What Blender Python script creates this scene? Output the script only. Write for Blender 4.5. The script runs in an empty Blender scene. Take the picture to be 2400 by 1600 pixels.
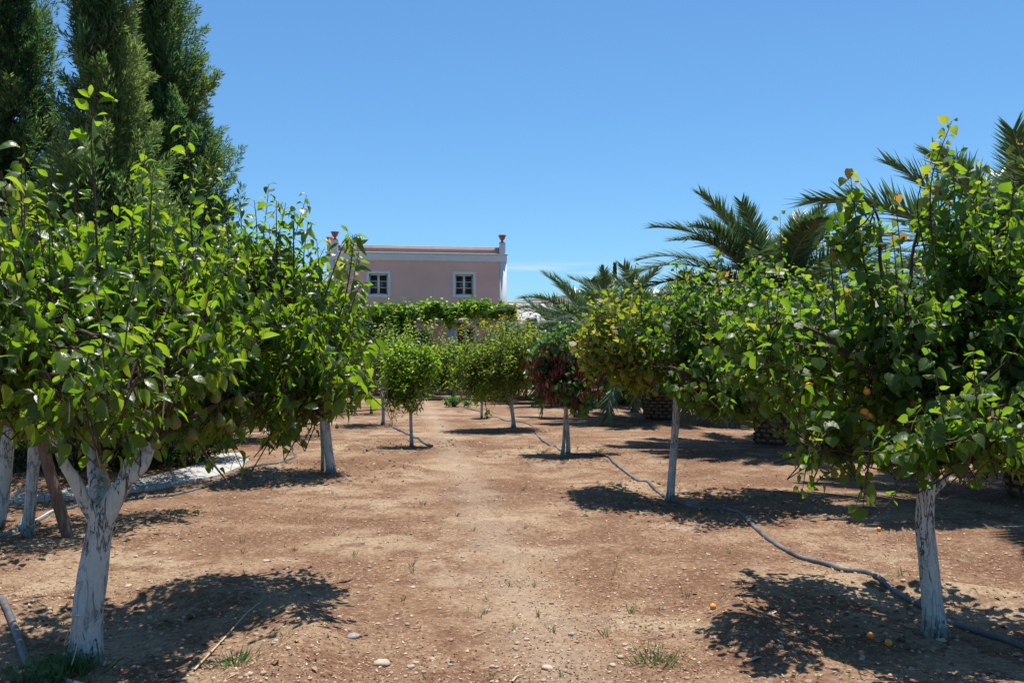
import bpy, math, random
import numpy as np
from mathutils import Vector, noise as mn
R = math.radians
FPX, HOR, CH = 2000.0, 835.0, 1.6          # focal length in photo pixels, horizon row, eye height
C = bpy.context.scene.collection
rng = np.random.default_rng(7)

# ------------------------------------------------------------------ terrain height
TREE_SPOTS = []
def gxy(px, py):                            # photo pixel on the level ground -> x, y
    d = FPX*CH/(py-HOR)
    return ((px-1200)/FPX*d, d)
def W(px, py, d):
    return np.array([(px-1200)/FPX*d, d, CH+(HOR-py)/FPX*d])
def gh(x, y):
    n = mn.noise(Vector((x*0.55, y*0.55, 0)))*0.030 + mn.noise(Vector((x*1.9, y*1.9, 5)))*0.013
    if y < 14: n += mn.noise(Vector((x*6, y*6, 9)))*0.006
    for (tx, ty, rr, hh) in TREE_SPOTS:
        r2 = (x-tx)**2+(y-ty)**2
        if r2 < 9:
            r = math.sqrt(r2)
            n += hh*math.exp(-((r-rr)/0.22)**2)*(0.6+0.8*mn.noise(Vector((x*1.3, y*1.3, 3)))) - 0.3*hh*math.exp(-(r/0.6)**2)
    return n
TREE_SPOTS += [(gxy(200,1541)[0], gxy(200,1541)[1], 1.15, .10), (gxy(2190,1480)[0], gxy(2190,1480)[1], 1.05, .09),
               (gxy(1573,1172)[0], gxy(1573,1172)[1], 1.0, .05), (gxy(768,1108)[0], gxy(768,1108)[1], 1.1, .06),
               (gxy(963,1045)[0], gxy(963,1045)[1], 1.0, .07), (gxy(1325,1065)[0], gxy(1325,1065)[1], 1.0, .05),
               (gxy(70,1254)[0], gxy(70,1254)[1], 1.0, .05)]

# ------------------------------------------------------------------ mesh helpers
def mk(name, parts, mat=None, parent=None, origin=(0,0,0), smooth=False, mats=None):
    """parts: list of (V, F[, attr]) with F an (m,k) int array; joined into one mesh object."""
    vs, loops, starts, tot, att = [], [], [], [], []
    off = 0; lo = 0
    for p in parts:
        V = np.asarray(p[0], dtype=np.float64).reshape(-1, 3); F = np.asarray(p[1], dtype=np.int64)
        if F.size == 0: continue
        k = F.shape[1]
        vs.append(V); loops.append((F+off).ravel())
        starts.append(lo+np.arange(F.shape[0])*k); tot.append(np.full(F.shape[0], k))
        att.append(np.asarray(p[2], dtype=np.float32) if len(p) > 2 and p[2] is not None else np.zeros(len(V), dtype=np.float32))
        off += len(V); lo += F.size
    me = bpy.data.meshes.new(name)
    V = np.concatenate(vs) - np.asarray(origin, dtype=np.float64)
    L = np.concatenate(loops); S = np.concatenate(starts)
    me.vertices.add(len(V)); me.vertices.foreach_set('co', V.astype(np.float32).ravel())
    me.loops.add(len(L)); me.loops.foreach_set('vertex_index', L.astype(np.int32))
    me.polygons.add(len(S)); me.polygons.foreach_set('loop_start', S.astype(np.int32))
    if smooth: me.polygons.foreach_set('use_smooth', np.ones(len(S), dtype=bool))
    me.update(calc_edges=True); me.validate()
    a = me.attributes.new('v', 'FLOAT', 'POINT')
    a.data.foreach_set('value', np.concatenate(att))
    if mat: me.materials.append(mat)
    o = bpy.data.objects.new(name, me); C.objects.link(o)
    if parent is not None: o.parent = parent
    else: o.location = origin
    return o
def thing(name, label, cat, loc=(0,0,0), group=None, rz=0):
    o = bpy.data.objects.new(name, None); C.objects.link(o)
    o.location = loc; o.rotation_euler = (0,0,rz); o.empty_display_size = .1
    return tag(o, label, cat, group)
def tag(o, label=None, cat=None, group=None, kind=None):
    if label: o['label'] = label
    if cat: o['category'] = cat
    if group: o['group'] = group
    if kind: o['kind'] = kind
    return o
def nrm(a):
    a = np.asarray(a, dtype=float)
    return a/np.maximum(np.linalg.norm(a, axis=-1, keepdims=True), 1e-9)
def smooth_path(P, n=6):
    P = np.asarray(P, float)
    Q = np.vstack([2*P[0]-P[1], P, 2*P[-1]-P[-2]]); out = []
    for i in range(1, len(Q)-2):
        for k in range(n):
            t = k/n; p0, p1, p2, p3 = Q[i-1], Q[i], Q[i+1], Q[i+2]
            out.append(.5*((2*p1)+(-p0+p2)*t+(2*p0-5*p1+4*p2-p3)*t*t+(-p0+3*p1-3*p2+p3)*t**3))
    out.append(Q[-2]); return np.array(out)
def tube(P, rad, sides=6, rough=0.0, seed=0, cap=True, freq=6.0):
    P = np.asarray(P, float); n = len(P); rad = np.broadcast_to(np.asarray(rad, float), (n,))
    T = np.gradient(P, axis=0); T = nrm(T)
    ref = np.array([0.13, 0.97, 0.1]) if abs(T[0][1]) < .9 else np.array([1., 0, 0])
    A = nrm(np.cross(T, ref)); B = np.cross(T, A)
    th = np.linspace(0, 2*math.pi, sides, endpoint=False)
    V = P[:,None,:] + rad[:,None,None]*(np.cos(th)[None,:,None]*A[:,None,:]+np.sin(th)[None,:,None]*B[:,None,:])
    if rough > 0:
        for i in range(n):
            for j in range(sides):
                q = V[i,j]
                f = mn.noise(Vector((q[0]*freq+seed, q[1]*freq, q[2]*freq*.35)))*rough + mn.noise(Vector((q[0]*freq*4+seed, q[1]*freq*4, q[2]*freq)))*rough*.45
                V[i,j] = P[i] + (V[i,j]-P[i])*(1+f)
    V = V.reshape(-1, 3)
    i = np.arange(n-1)[:,None]*sides; j = np.arange(sides)[None,:]; j2 = (j+1) % sides
    F = np.stack([i+j, i+j2, i+sides+j2, i+sides+j], axis=-1).reshape(-1, 4)
    if cap:
        V = np.vstack([V, P[-1]+T[-1]*rad[-1]*.3, P[0]])
        k = len(V)
        e = (n-1)*sides+np.arange(sides); e2 = (n-1)*sides+(np.arange(sides)+1) % sides
        F2 = np.stack([e, e2, np.full(sides, k-2), np.full(sides, k-2)], -1)
        F3 = np.stack([e, e2, np.full(sides, k-2)], -1)
        return [(V, F), (V[np.concatenate([e, [k-2]])], np.array([[a, (a+1) % sides, sides] for a in range(sides)]))]
    return [(V, F)]
def thin_tubes(P0, P1, P2, r0, r1, sides=3):
    """many curved twigs at once: P0->P1->P2, arrays (n,3)"""
    n = len(P0); ts = [0, .5, 1.0]
    pts = np.stack([P0, P1, P2], 1)                  # n,3,3
    T = nrm(P2-P0); A = nrm(np.cross(T, np.array([.3, .2, .93]))); B = np.cross(T, A)
    rr = np.stack([r0, (r0+r1)/2, r1], 1) if np.ndim(r0) else np.tile([r0, (r0+r1)/2, r1], (n,1))
    th = np.linspace(0, 2*math.pi, sides, endpoint=False)
    ring = np.cos(th)[None,:,None]*A[:,None,:]+np.sin(th)[None,:,None]*B[:,None,:]      # n,s,3
    V = pts[:,:,None,:] + rr[:,:,None,None]*ring[:,None,:,:]
    V = V.reshape(n, -1, 3)
    f = []
    for s in range(2):
        for j in range(sides):
            j2 = (j+1) % sides
            f.append([s*sides+j, s*sides+j2, (s+1)*sides+j2, (s+1)*sides+j])
    f = np.array(f); F = (f[None]+(np.arange(n)*3*sides)[:,None,None]).reshape(-1, 4)
    return (V.reshape(-1, 3), F)
def box(x0, x1, y0, y1, z0, z1):
    V = np.array([[x0,y0,z0],[x1,y0,z0],[x1,y1,z0],[x0,y1,z0],[x0,y0,z1],[x1,y0,z1],[x1,y1,z1],[x0,y1,z1]], float)
    F = np.array([[0,3,2,1],[4,5,6,7],[0,1,5,4],[1,2,6,5],[2,3,7,6],[3,0,4,7]])
    return (V, F)
def bevel(o, w, seg=2):
    m = o.modifiers.new('bevel', 'BEVEL'); m.width = w; m.segments = seg; m.limit_method = 'ANGLE'
    return o
def lathe(prof, n=20, c=(0,0,0)):
    th = np.linspace(0, 2*math.pi, n, endpoint=False); V = []
    for r, z in prof: V.append(np.stack([c[0]+r*np.cos(th), c[1]+r*np.sin(th), np.full(n, c[2]+z)], -1))
    V = np.concatenate(V); F = []
    for i in range(len(prof)-1):
        for j in range(n): F.append([i*n+j, i*n+(j+1) % n, (i+1)*n+(j+1) % n, (i+1)*n+j])
    return (V, np.array(F))

# ------------------------------------------------------------------ materials
def newmat(name):
    m = bpy.data.materials.new(name); m.use_nodes = True; nt = m.node_tree; nt.nodes.clear()
    out = nt.nodes.new('ShaderNodeOutputMaterial'); return m, nt, out
def N(nt, t, **kw):
    n = nt.nodes.new('ShaderNode'+t)
    for k, v in kw.items():
        if k in n.inputs: n.inputs[k].default_value = v
        else: setattr(n, k, v)
    return n
def ramp(nt, fac, stops, interp='LINEAR'):
    n = nt.nodes.new('ShaderNodeValToRGB'); cr = n.color_ramp; cr.interpolation = interp
    while len(cr.elements) < len(stops): cr.elements.new(.5)
    for e, (p, c) in zip(cr.elements, stops):
        e.position = p; e.color = (*c, 1) if len(c) == 3 else c
    nt.links.new(fac, n.inputs[0]); return n.outputs[0]
def g(v): return (v, v, v)
def noise(nt, vec, scale, detail=4, rough=.55, dist=0):
    n = N(nt, 'TexNoise'); n.inputs['Scale'].default_value = scale; n.inputs['Detail'].default_value = detail
    n.inputs['Roughness'].default_value = rough; n.inputs['Distortion'].default_value = dist
    nt.links.new(vec, n.inputs['Vector']); return n.outputs['Fac']
def mix(nt, fac, a, b, mode='MIX'):
    n = nt.nodes.new('ShaderNodeMix'); n.data_type = 'RGBA'; n.blend_type = mode
    for s, v in ((0, fac), (6, a), (7, b)):
        if hasattr(v, 'is_output'): nt.links.new(v, n.inputs[s])
        else: n.inputs[s].default_value = v if s == 0 else (*v, 1)
    return n.outputs[2]
def bump(nt, h, strength, dist=.01, nrm_in=None):
    b = N(nt, 'Bump'); b.inputs['Strength'].default_value = strength; b.inputs['Distance'].default_value = dist
    nt.links.new(h, b.inputs['Height'])
    if nrm_in is not None: nt.links.new(nrm_in, b.inputs['Normal'])
    return b.outputs[0]
def pos(nt, scale=(1,1,1)):
    ge = N(nt, 'TexCoord'); m = N(nt, 'Mapping'); m.inputs['Scale'].default_value = scale
    nt.links.new(ge.outputs['Object'], m.inputs['Vector']); return m.outputs[0]
def princ(nt, out, col, rough=.8, spec=.3, normal=None, metallic=0):
    p = N(nt, 'BsdfPrincipled')
    for k, v in (('Base Color', col), ('Roughness', rough), ('Specular IOR Level', spec), ('Metallic', metallic)):
        if hasattr(v, 'is_output'): nt.links.new(v, p.inputs[k])
        else: p.inputs[k].default_value = (*v, 1) if k == 'Base Color' else v
    if normal is not None: nt.links.new(normal, p.inputs['Normal'])
    nt.links.new(p.outputs[0], out.inputs[0]); return p
def simple(name, c1, c2=None, sc=8, rough=.85, spec=.25, bmp=.0, stretch=(1,1,1)):
    m, nt, out = newmat(name); v = pos(nt, stretch)
    f = noise(nt, v, sc, 6, .6)
    col = ramp(nt, f, [(.3, c1), (.7, c2 or c1)])
    nm = bump(nt, f, bmp, .02) if bmp else None
    princ(nt, out, col, rough, spec, nm); return m
def leafmat(name, stops, tstops, rough=.38, spec=.5, tmix=.42, vein=True):
    """leaf: glossy upper face, thin translucent blade; colour follows the leaf's own age value v"""
    m, nt, out = newmat(name)
    a = N(nt, 'Attribute'); a.attribute_name = 'v'
    col = ramp(nt, a.outputs['Fac'], stops); tc = ramp(nt, a.outputs['Fac'], tstops)
    ge = N(nt, 'NewGeometry')
    back = mix(nt, ge.outputs['Backfacing'], (1,1,1), (1.5,1.45,1.7))
    col = mix(nt, 1.0, col, back, 'MULTIPLY')
    p = N(nt, 'BsdfPrincipled'); nt.links.new(col, p.inputs['Base Color'])
    p.inputs['Roughness'].default_value = rough; p.inputs['Specular IOR Level'].default_value = spec
    if vein:
        nz = noise(nt, pos(nt), 60, 2); nt.links.new(bump(nt, nz, .25, .01), p.inputs['Normal'])
    t = N(nt, 'BsdfTranslucent'); nt.links.new(tc, t.inputs[0])
    mx = N(nt, 'MixShader'); mx.inputs[0].default_value = tmix
    nt.links.new(p.outputs[0], mx.inputs[1]); nt.links.new(t.outputs[0], mx.inputs[2])
    nt.links.new(mx.outputs[0], out.inputs[0]); return m

M = {}
M['pear'] = leafmat('pear_leaf', [(0,(.022,.052,.012)),(.6,(.048,.098,.014)),(.9,(.09,.15,.018)),(1,(.14,.16,.03))],
                    [(0,(.14,.29,.012)),(.6,(.29,.47,.014)),(1,(.48,.54,.03))], rough=.34, spec=.45, tmix=.5)
M['apricot'] = leafmat('apricot_leaf', [(0,(.028,.066,.014)),(.7,(.062,.118,.020)),(.88,(.11,.13,.025)),(1,(.26,.09,.03))],
                    [(0,(.14,.31,.016)),(.7,(.30,.49,.020)),(.88,(.52,.50,.04)),(1,(.62,.22,.05))], rough=.42, spec=.4, tmix=.48)
M['yellowing'] = leafmat('yellowing_leaf', [(0,(.04,.09,.012)),(.5,(.10,.14,.02)),(.9,(.20,.17,.03)),(1,(.25,.10,.03))],
                    [(0,(.18,.38,.02)),(.5,(.44,.52,.03)),(.9,(.65,.55,.05)),(1,(.55,.25,.05))], rough=.45, spec=.4, tmix=.42)
M['citrus'] = leafmat('citrus_leaf', [(0,(.028,.10,.01)),(.6,(.075,.18,.012)),(1,(.20,.26,.02))],
                    [(0,(.2,.48,.01)),(.6,(.42,.66,.02)),(1,(.7,.75,.04))], rough=.33, spec=.5, tmix=.45, vein=False)
M['olive'] = leafmat('small_olive_leaf', [(0,(.045,.10,.014)),(.6,(.09,.15,.018)),(.88,(.17,.17,.025)),(1,(.22,.09,.03))],
                    [(0,(.18,.38,.02)),(.6,(.36,.52,.025)),(.88,(.55,.50,.04)),(1,(.4,.17,.04))], rough=.45, spec=.35, tmix=.48, vein=False)
M['judas'] = leafmat('judas_leaf', [(0,(.035,.09,.028)),(1,(.09,.17,.05))], [(0,(.14,.34,.03)),(1,(.28,.5,.05))], rough=.4, spec=.5, tmix=.35, vein=False)
M['pod'] = leafmat('dry_pod', [(0,(.045,.012,.010)),(.7,(.10,.026,.018)),(1,(.22,.08,.055))], [(0,(.08,.015,.01)),(1,(.2,.05,.02))], rough=.6, spec=.2, tmix=.25, vein=False)
M['vine'] = leafmat('vine_leaf', [(0,(.06,.14,.014)),(.6,(.12,.23,.02)),(1,(.24,.32,.03))], [(0,(.28,.52,.02)),(1,(.6,.75,.05))], rough=.5, spec=.3, tmix=.45, vein=False)
M['hedge'] = leafmat('dark_hedge_leaf', [(0,(.015,.04,.012)),(1,(.045,.085,.02))], [(0,(.04,.12,.01)),(1,(.12,.22,.03))], rough=.5, spec=.3, tmix=.3, vein=False)
M['shrub'] = leafmat('broad_shrub_leaf', [(0,(.03,.09,.02)),(1,(.07,.16,.03))], [(0,(.10,.32,.03)),(1,(.25,.5,.05))], rough=.45, spec=.4, tmix=.4, vein=False)
M['greyshrub'] = leafmat('grey_shrub_leaf', [(0,(.05,.07,.04)),(1,(.11,.13,.08))], [(0,(.07,.12,.04)),(1,(.15,.2,.08))], rough=.6, spec=.3, tmix=.25, vein=False)
M['cypress'] = leafmat('cypress_spray', [(0,(.03,.07,.032)),(.5,(.065,.13,.05)),(.85,(.14,.21,.06)),(1,(.26,.2,.10))],
                    [(0,(.06,.15,.04)),(.5,(.15,.30,.07)),(1,(.32,.42,.09))], rough=.6, spec=.25, tmix=.45, vein=False)
M['palm'] = leafmat('palm_leaflet', [(0,(.05,.09,.04)),(.7,(.11,.165,.075)),(1,(.3,.26,.15))],
                    [(0,(.04,.10,.02)),(.7,(.10,.18,.05)),(1,(.22,.2,.08))], rough=.36, spec=.55, tmix=.25, vein=False)
M['weed'] = leafmat('weed_blade', [(0,(.035,.085,.03)),(1,(.09,.14,.05))], [(0,(.08,.2,.04)),(1,(.2,.3,.08))], rough=.6, spec=.2, tmix=.35, vein=False)
M['straw'] = leafmat('straw_blade', [(0,(.20,.14,.06)),(.6,(.38,.28,.15)),(1,(.10,.13,.04))], [(0,(.2,.14,.06)),(1,(.2,.25,.08))], rough=.7, spec=.15, tmix=.25, vein=False)
M['litter'] = leafmat('leaf_litter', [(0,(.07,.03,.018)),(.45,(.18,.09,.05)),(.8,(.42,.29,.18)),(1,(.62,.50,.36))], [(0,(.1,.05,.02)),(1,(.3,.2,.1))], rough=.8, spec=.15, tmix=.1, vein=False)
M['bark'] = simple('brown_bark', (.045,.028,.02), (.11,.075,.055), 14, .9, .2, .5, (1,1,.35))
M['twig'] = simple('red_brown_twig', (.06,.028,.018), (.12,.06,.035), 20, .7, .3)
M['petiole'] = simple('petiole', (.1,.1,.03), (.2,.09,.04), 20, .6, .3)

def whitewash():
    """lime paint over bark: meandering fissures, crazing, copper-green stains, peeled spots, soil-splashed foot"""
    m, nt, out = newmat('whitewashed_bark')
    v = pos(nt, (1,1,.20)); v2 = pos(nt)
    def ridge(vec, sc, wid, det=5, dist=.8):
        f = noise(nt, vec, sc, det, .6, dist)
        a_ = N(nt, 'Math'); a_.operation = 'SUBTRACT'; nt.links.new(f, a_.inputs[0]); a_.inputs[1].default_value = .5
        b_ = N(nt, 'Math'); b_.operation = 'ABSOLUTE'; nt.links.new(a_.outputs[0], b_.inputs[0])
        return ramp(nt, b_.outputs[0], [(0, g(1)), (wid*.5, g(.75)), (wid, g(0))])
    deep = ridge(v, 15, .022); fine_ = ridge(pos(nt, (1,1,.6)), 34, .018, 3, .3)
    where = ramp(nt, noise(nt, pos(nt, (1,1,.5)), 5.5, 4, .6), [(.42, g(0)), (.54, g(1))])
    cr = mix(nt, 1.0, deep, where, 'MULTIPLY')
    crz = mix(nt, 1.0, fine_, ramp(nt, noise(nt, v2, 8, 3), [(.45, g(0)), (.6, g(.6))]), 'MULTIPLY')
    stain = ramp(nt, noise(nt, pos(nt, (1,1,.6)), 3.2, 5, .65), [(.45, g(0)), (.68, g(1))])
    base = mix(nt, stain, (.53,.55,.54), (.38,.51,.50))
    grain = noise(nt, v, 60, 6, .75)
    base = mix(nt, ramp(nt, grain, [(.36, g(.45)), (.6, g(0))]), base, (.27,.28,.26))
    peel = ramp(nt, noise(nt, v2, 13, 7, .75), [(.65, g(0)), (.69, g(.7))])
    base = mix(nt, peel, base, (.20,.165,.13))
    sp = N(nt, 'SeparateXYZ'); nt.links.new(v2, sp.inputs[0])
    zz = N(nt, 'MapRange'); nt.links.new(sp.outputs[2], zz.inputs[0]); zz.inputs[1].default_value = .0; zz.inputs[2].default_value = .26; zz.inputs[3].default_value = 1; zz.inputs[4].default_value = 0
    ad = N(nt, 'Math'); ad.operation = 'MULTIPLY'; nt.links.new(zz.outputs[0], ad.inputs[0]); nt.links.new(noise(nt, v2, 16, 5, .7), ad.inputs[1])
    base = mix(nt, ramp(nt, ad.outputs[0], [(.26, g(0)), (.42, g(.85))]), base, (.15,.14,.11))
    base = mix(nt, crz, base, (.14,.13,.11))
    col = mix(nt, cr, base, (.05,.042,.035))
    h = mix(nt, cr, ramp(nt, grain, [(0, g(.6)), (1, g(1))]), (0,0,0))
    h = mix(nt, deep, h, (.15,.15,.15), 'DARKEN')
    princ(nt, out, col, .88, .15, bump(nt, h, .9, .012)); return m
M['white'] = whitewash()

def ground_mat():
    m, nt, out = newmat('dry_dirt'); v = pos(nt)
    big = noise(nt, v, .55, 5, .6, .4); mid = noise(nt, v, 2.4, 6, .65); fine = noise(nt, v, 26, 8, .75); grit = noise(nt, v, 110, 3, .6)
    c = ramp(nt, big, [(.38, (.140,.070,.040)), (.49, (.235,.143,.087)), (.62, (.335,.240,.155))])
    c = mix(nt, ramp(nt, mid, [(.42, g(.9)), (.52, g(0))]), c, (.150,.074,.042))
    c = mix(nt, ramp(nt, noise(nt, v, 1.1, 4, .6), [(.58, g(0)), (.72, g(.7))]), c, (.38,.30,.21))
    c = mix(nt, ramp(nt, fine, [(.34, g(.85)), (.49, g(0))]), c, (.075,.038,.023))
    c = mix(nt, ramp(nt, fine, [(.53, g(0)), (.68, g(.75))]), c, (.48,.36,.245))
    c = mix(nt, ramp(nt, grit, [(.35, g(.5)), (.5, g(0)), (.62, g(0)), (.72, g(.5))]), c, (.22,.14,.09))
    vo = N(nt, 'TexVoronoi'); vo.inputs['Scale'].default_value = 34; nt.links.new(v, vo.inputs['Vector'])
    peb = ramp(nt, vo.outputs['Distance'], [(.10, g(1)), (.2, g(0))])
    sel = N(nt, 'SeparateColor'); nt.links.new(vo.outputs['Color'], sel.inputs[0])
    pk = mix(nt, 1.0, peb, ramp(nt, sel.outputs[0], [(.80, g(0)), (.86, g(1))]), 'MULTIPLY')
    c = mix(nt, pk, c, (.52,.43,.33))
    sx = N(nt, 'SeparateXYZ'); nt.links.new(v, sx.inputs[0])
    ma = N(nt, 'Math'); ma.operation = 'MULTIPLY_ADD'; nt.links.new(sx.outputs[1], ma.inputs[0]); ma.inputs[1].default_value = .13; nt.links.new(sx.outputs[0], ma.inputs[2])
    mb = N(nt, 'Math'); mb.operation = 'SUBTRACT'; nt.links.new(ma.outputs[0], mb.inputs[0]); mb.inputs[1].default_value = .85
    mc = N(nt, 'Math'); mc.operation = 'ABSOLUTE'; nt.links.new(mb.outputs[0], mc.inputs[0])
    md = N(nt, 'Math'); md.operation = 'MULTIPLY_ADD'; nt.links.new(mid, md.inputs[0]); md.inputs[1].default_value = 1.3; nt.links.new(mc.outputs[0], md.inputs[2])
    trod = ramp(nt, md.outputs[0], [(.70, g(.42)), (1.25, g(0))])
    c = mix(nt, trod, c, mix(nt, fine, (.27,.20,.135), (.47,.38,.28)))
    hsum = mix(nt, .5, fine, grit)
    n1 = bump(nt, mid, .35, .06); n2 = bump(nt, hsum, .9, .02, n1)
    princ(nt, out, c, .95, .12, n2); return m
M['ground'] = ground_mat()
M['stone'] = simple('pale_stone', (.36,.27,.19), (.60,.48,.36), 9, .9, .2, .5)
M['stone2'] = simple('grey_stone', (.22,.20,.19), (.38,.35,.32), 30, .9, .2, .6)
M['clod'] = simple('dirt_clod', (.22,.13,.08), (.55,.43,.32), 7, .95, .1, .4)
M['pink'] = simple('pink_render', (.72,.415,.36), (.80,.49,.425), .8, .9, .15, .05)
M['pinkdark'] = simple('terracotta_render', (.44,.27,.235), (.50,.32,.28), 3, .9, .15)
M['trim'] = simple('white_trim', (.62,.64,.66), (.70,.72,.73), 3, .85, .2)
M['orange'] = simple('orange_render', (.60,.27,.15), (.68,.33,.2), 3, .85, .2)
M['sash'] = simple('painted_sash', (.70,.69,.64), (.76,.75,.70), 5, .6, .3)
M['greywood'] = simple('grey_shutter_wood', (.06,.07,.08), (.10,.11,.12), 5, .6, .3)
M['terracotta'] = simple('terracotta', (.30,.11,.075), (.38,.15,.10), 9, .8, .2)
M['timber'] = simple('weathered_timber', (.10,.06,.045), (.24,.16,.12), 10, .85, .2, .5, (4,4,.5))
M['apricotfruit'] = simple('apricot_skin', (.80,.22,.02), (.85,.36,.04), 30, .5, .4)
M['pearfruit'] = simple('pear_skin', (.10,.14,.02), (.17,.14,.04), 12, .45, .4, .05)
M['redscrap'] = simple('red_petal', (.45,.02,.02), (.55,.06,.05), 30, .6, .3)
M['slab'] = simple('pale_stone_slab', (.30,.30,.30), (.44,.43,.41), 4, .85, .2, .15)
M['wallstone'] = simple('rubble_wall', (.38,.31,.24), (.60,.52,.42), 2.5, .9, .15, .4)
M['whitehouse'] = simple('white_limewash', (.70,.70,.70), (.78,.78,.77), 2, .9, .15)
M['frondstalk'] = simple('frond_stalk', (.20,.20,.09), (.34,.30,.16), 6, .6, .3)
def pipe_mat():
    m, nt, out = newmat('grey_irrigation_pipe'); v = pos(nt)
    c = ramp(nt, noise(nt, v, 3, 5, .6), [(.35, (.05,.05,.052)), (.55, (.14,.14,.145)), (.7, (.22,.225,.235))])
    c = mix(nt, ramp(nt, noise(nt, v, 14, 4, .6), [(.64, g(0)), (.69, g(.7))]), c, (.42,.45,.46))
    c = mix(nt, ramp(nt, noise(nt, v, 7, 6, .7), [(.56, g(0)), (.66, g(.6))]), c, (.25,.16,.10))
    princ(nt, out, c, .55, .4); return m
M['pipe'] = pipe_mat()
M['palepipe'] = simple('pale_pipe', (.35,.36,.35), (.55,.57,.56), 9, .6, .3)
def glass_mat():
    m, nt, out = newmat('window_glass')
    princ(nt, out, (.02,.025,.03), .06, .9, bump(nt, noise(nt, pos(nt), 1.5, 2), .04, .05)); return m
M['glass'] = glass_mat()
def palm_trunk_mat():
    return simple('palm_boot', (.045,.028,.020), (.16,.10,.07), 12, .9, .15, .5, (1,1,.5))
M['boot'] = palm_trunk_mat()
M['bootcut'] = simple('palm_boot_cut', (.16,.10,.06), (.32,.22,.15), 20, .9, .15)
def hill_mat():
    m, nt, out = newmat('scrub_hillside'); v = pos(nt)
    c = ramp(nt, noise(nt, v, .02, 8, .65), [(.35, (.075,.07,.065)), (.6, (.13,.115,.105))])
    princ(nt, out, c, .95, .1); return m
M['hill'] = hill_mat()

# ------------------------------------------------------------------ leaf templates (x width, y length, z normal), unit length
def leaf_tpl(kind, fine=True):
    if kind == 'pear': prof = [(0,.03),(.18,.19),(.42,.28),(.68,.22),(.88,.09),(1,.0)]; fold, droop = .42, .46
    elif kind == 'apricot': prof = [(0,.05),(.06,.30),(.25,.47),(.52,.42),(.78,.20),(1,.0)]; fold, droop = .22, .22
    elif kind == 'lance': prof = [(0,.03),(.3,.17),(.65,.15),(1,.0)]; fold, droop = .3, .2
    elif kind == 'vine': prof = [(0,.10),(.2,.5),(.6,.42),(1,.0)]; fold, droop = .15, .2
    elif kind == 'round': prof = [(0,.10),(.2,.45),(.65,.42),(1,.05)]; fold, droop = .2, .25
    if not fine and kind in ('pear','apricot'): prof = [prof[0], prof[2], prof[3], prof[5]]
    V, F = [], []
    for t, w in prof:
        z = -droop*t*t
        y = t - (0.08 if kind == 'apricot' and t == .06 else 0)
        V += [(-w, y, z+fold*w), (0, t, z), (w, y, z+fold*w)]
    for i in range(len(prof)-1):
        a = i*3; F += [[a, a+1, a+4, a+3], [a+1, a+2, a+5, a+4]]
    V = np.array(V, float); F = np.array(F)
    return V, F
TPL = {}
def tpl(kind, fine):
    if (kind, fine) not in TPL: TPL[(kind, fine)] = leaf_tpl(kind, fine)
    return TPL[(kind, fine)]
def place_leaves(T, P, D, Nn, S, att):
    V0, F0 = T; n = len(P)
    D = nrm(D); Sd = nrm(np.cross(D, Nn)); Nn = np.cross(Sd, D)
    wj = (1+.25*rng.standard_normal(n)).clip(.7, 1.3)
    V = P[:,None,:] + S[:,None,None]*(V0[None,:,0:1]*wj[:,None,None]*Sd[:,None,:] + V0[None,:,1:2]*D[:,None,:] + V0[None,:,2:3]*Nn[:,None,:]*(rng.uniform(.1,1.9,n)[:,None,None]))
    F = (F0[None]+(np.arange(n)*len(V0))[:,None,None]).reshape(-1, F0.shape[1])
    return (V.reshape(-1, 3), F, np.repeat(att, len(V0)))

def rand_unit(n):
    return nrm(rng.standard_normal((n, 3)))

def twig_leaves(P0, P1, P2, kind, size, spacing, fine, tipcol, start=.15, petiole=.35, hang=.5, vlo=0, vhi=.8):
    """twigs as quadratic arcs; leaves alternate in a spiral; returns leaf part + petiole part"""
    n = len(P0); L = np.linalg.norm(P2-P0, axis=1)
    cnt = np.maximum(3, (L*(1-start)/spacing).astype(int))
    idx = np.repeat(np.arange(n), cnt)
    k = np.concatenate([np.arange(c) for c in cnt]); cc = cnt[idx]
    t = start + (1-start)*(k+.6)/cc + rng.uniform(-.02, .02, len(k)); t = t.clip(0, 1)
    a, b, c = P0[idx], P1[idx], P2[idx]
    # arc through P1 at t=.5 : piecewise linear is enough for thin twigs
    tt = t[:,None]
    Q = np.where(tt < .5, a+(b-a)*tt*2, b+(c-b)*(tt-.5)*2)
    T = nrm(np.where(tt < .5, b-a, c-b))
    ph = k*2.4 + rng.uniform(0, 6.28, n)[idx] + rng.normal(0, .35, len(k))
    A = nrm(np.cross(T, np.array([.21, .33, .92]))+1e-6); B = np.cross(T, A)
    rad = np.cos(ph)[:,None]*A + np.sin(ph)[:,None]*B
    up = np.array([0,0,1.])
    m = len(k)
    D = nrm(rad + T*rng.uniform(.1, .9, m)[:,None] + rand_unit(m)*.35 - up*(rng.uniform(-.12, 1, m)*2*hang)[:,None])
    pet = size*petiole*rng.uniform(.6, 1.3, m)
    pdir = nrm(rad + T*.7 + up*.15)
    LP = Q + pdir*pet[:,None]
    S = size*rng.uniform(.5, 1.2, m)*np.where(t > .93, .6, 1.0)
    Nn = nrm(up*.7 + rand_unit(m)*.8 + rad*.35 + T*.2)
    v = rng.uniform(vlo, vhi, m)**1.2
    tip = rng.uniform(0, 1, n)[idx] < tipcol
    v = np.where(tip & (t > .75), rng.uniform(.80, .97, m), v)
    lp = place_leaves(tpl(kind, fine), LP, D, Nn, S, v)
    pp = None
    if fine:
        pp = thin_tubes(Q, Q+pdir*pet[:,None]*.55+up*0.002, LP, .0011, .0008, 3)
    return lp, pp

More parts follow.
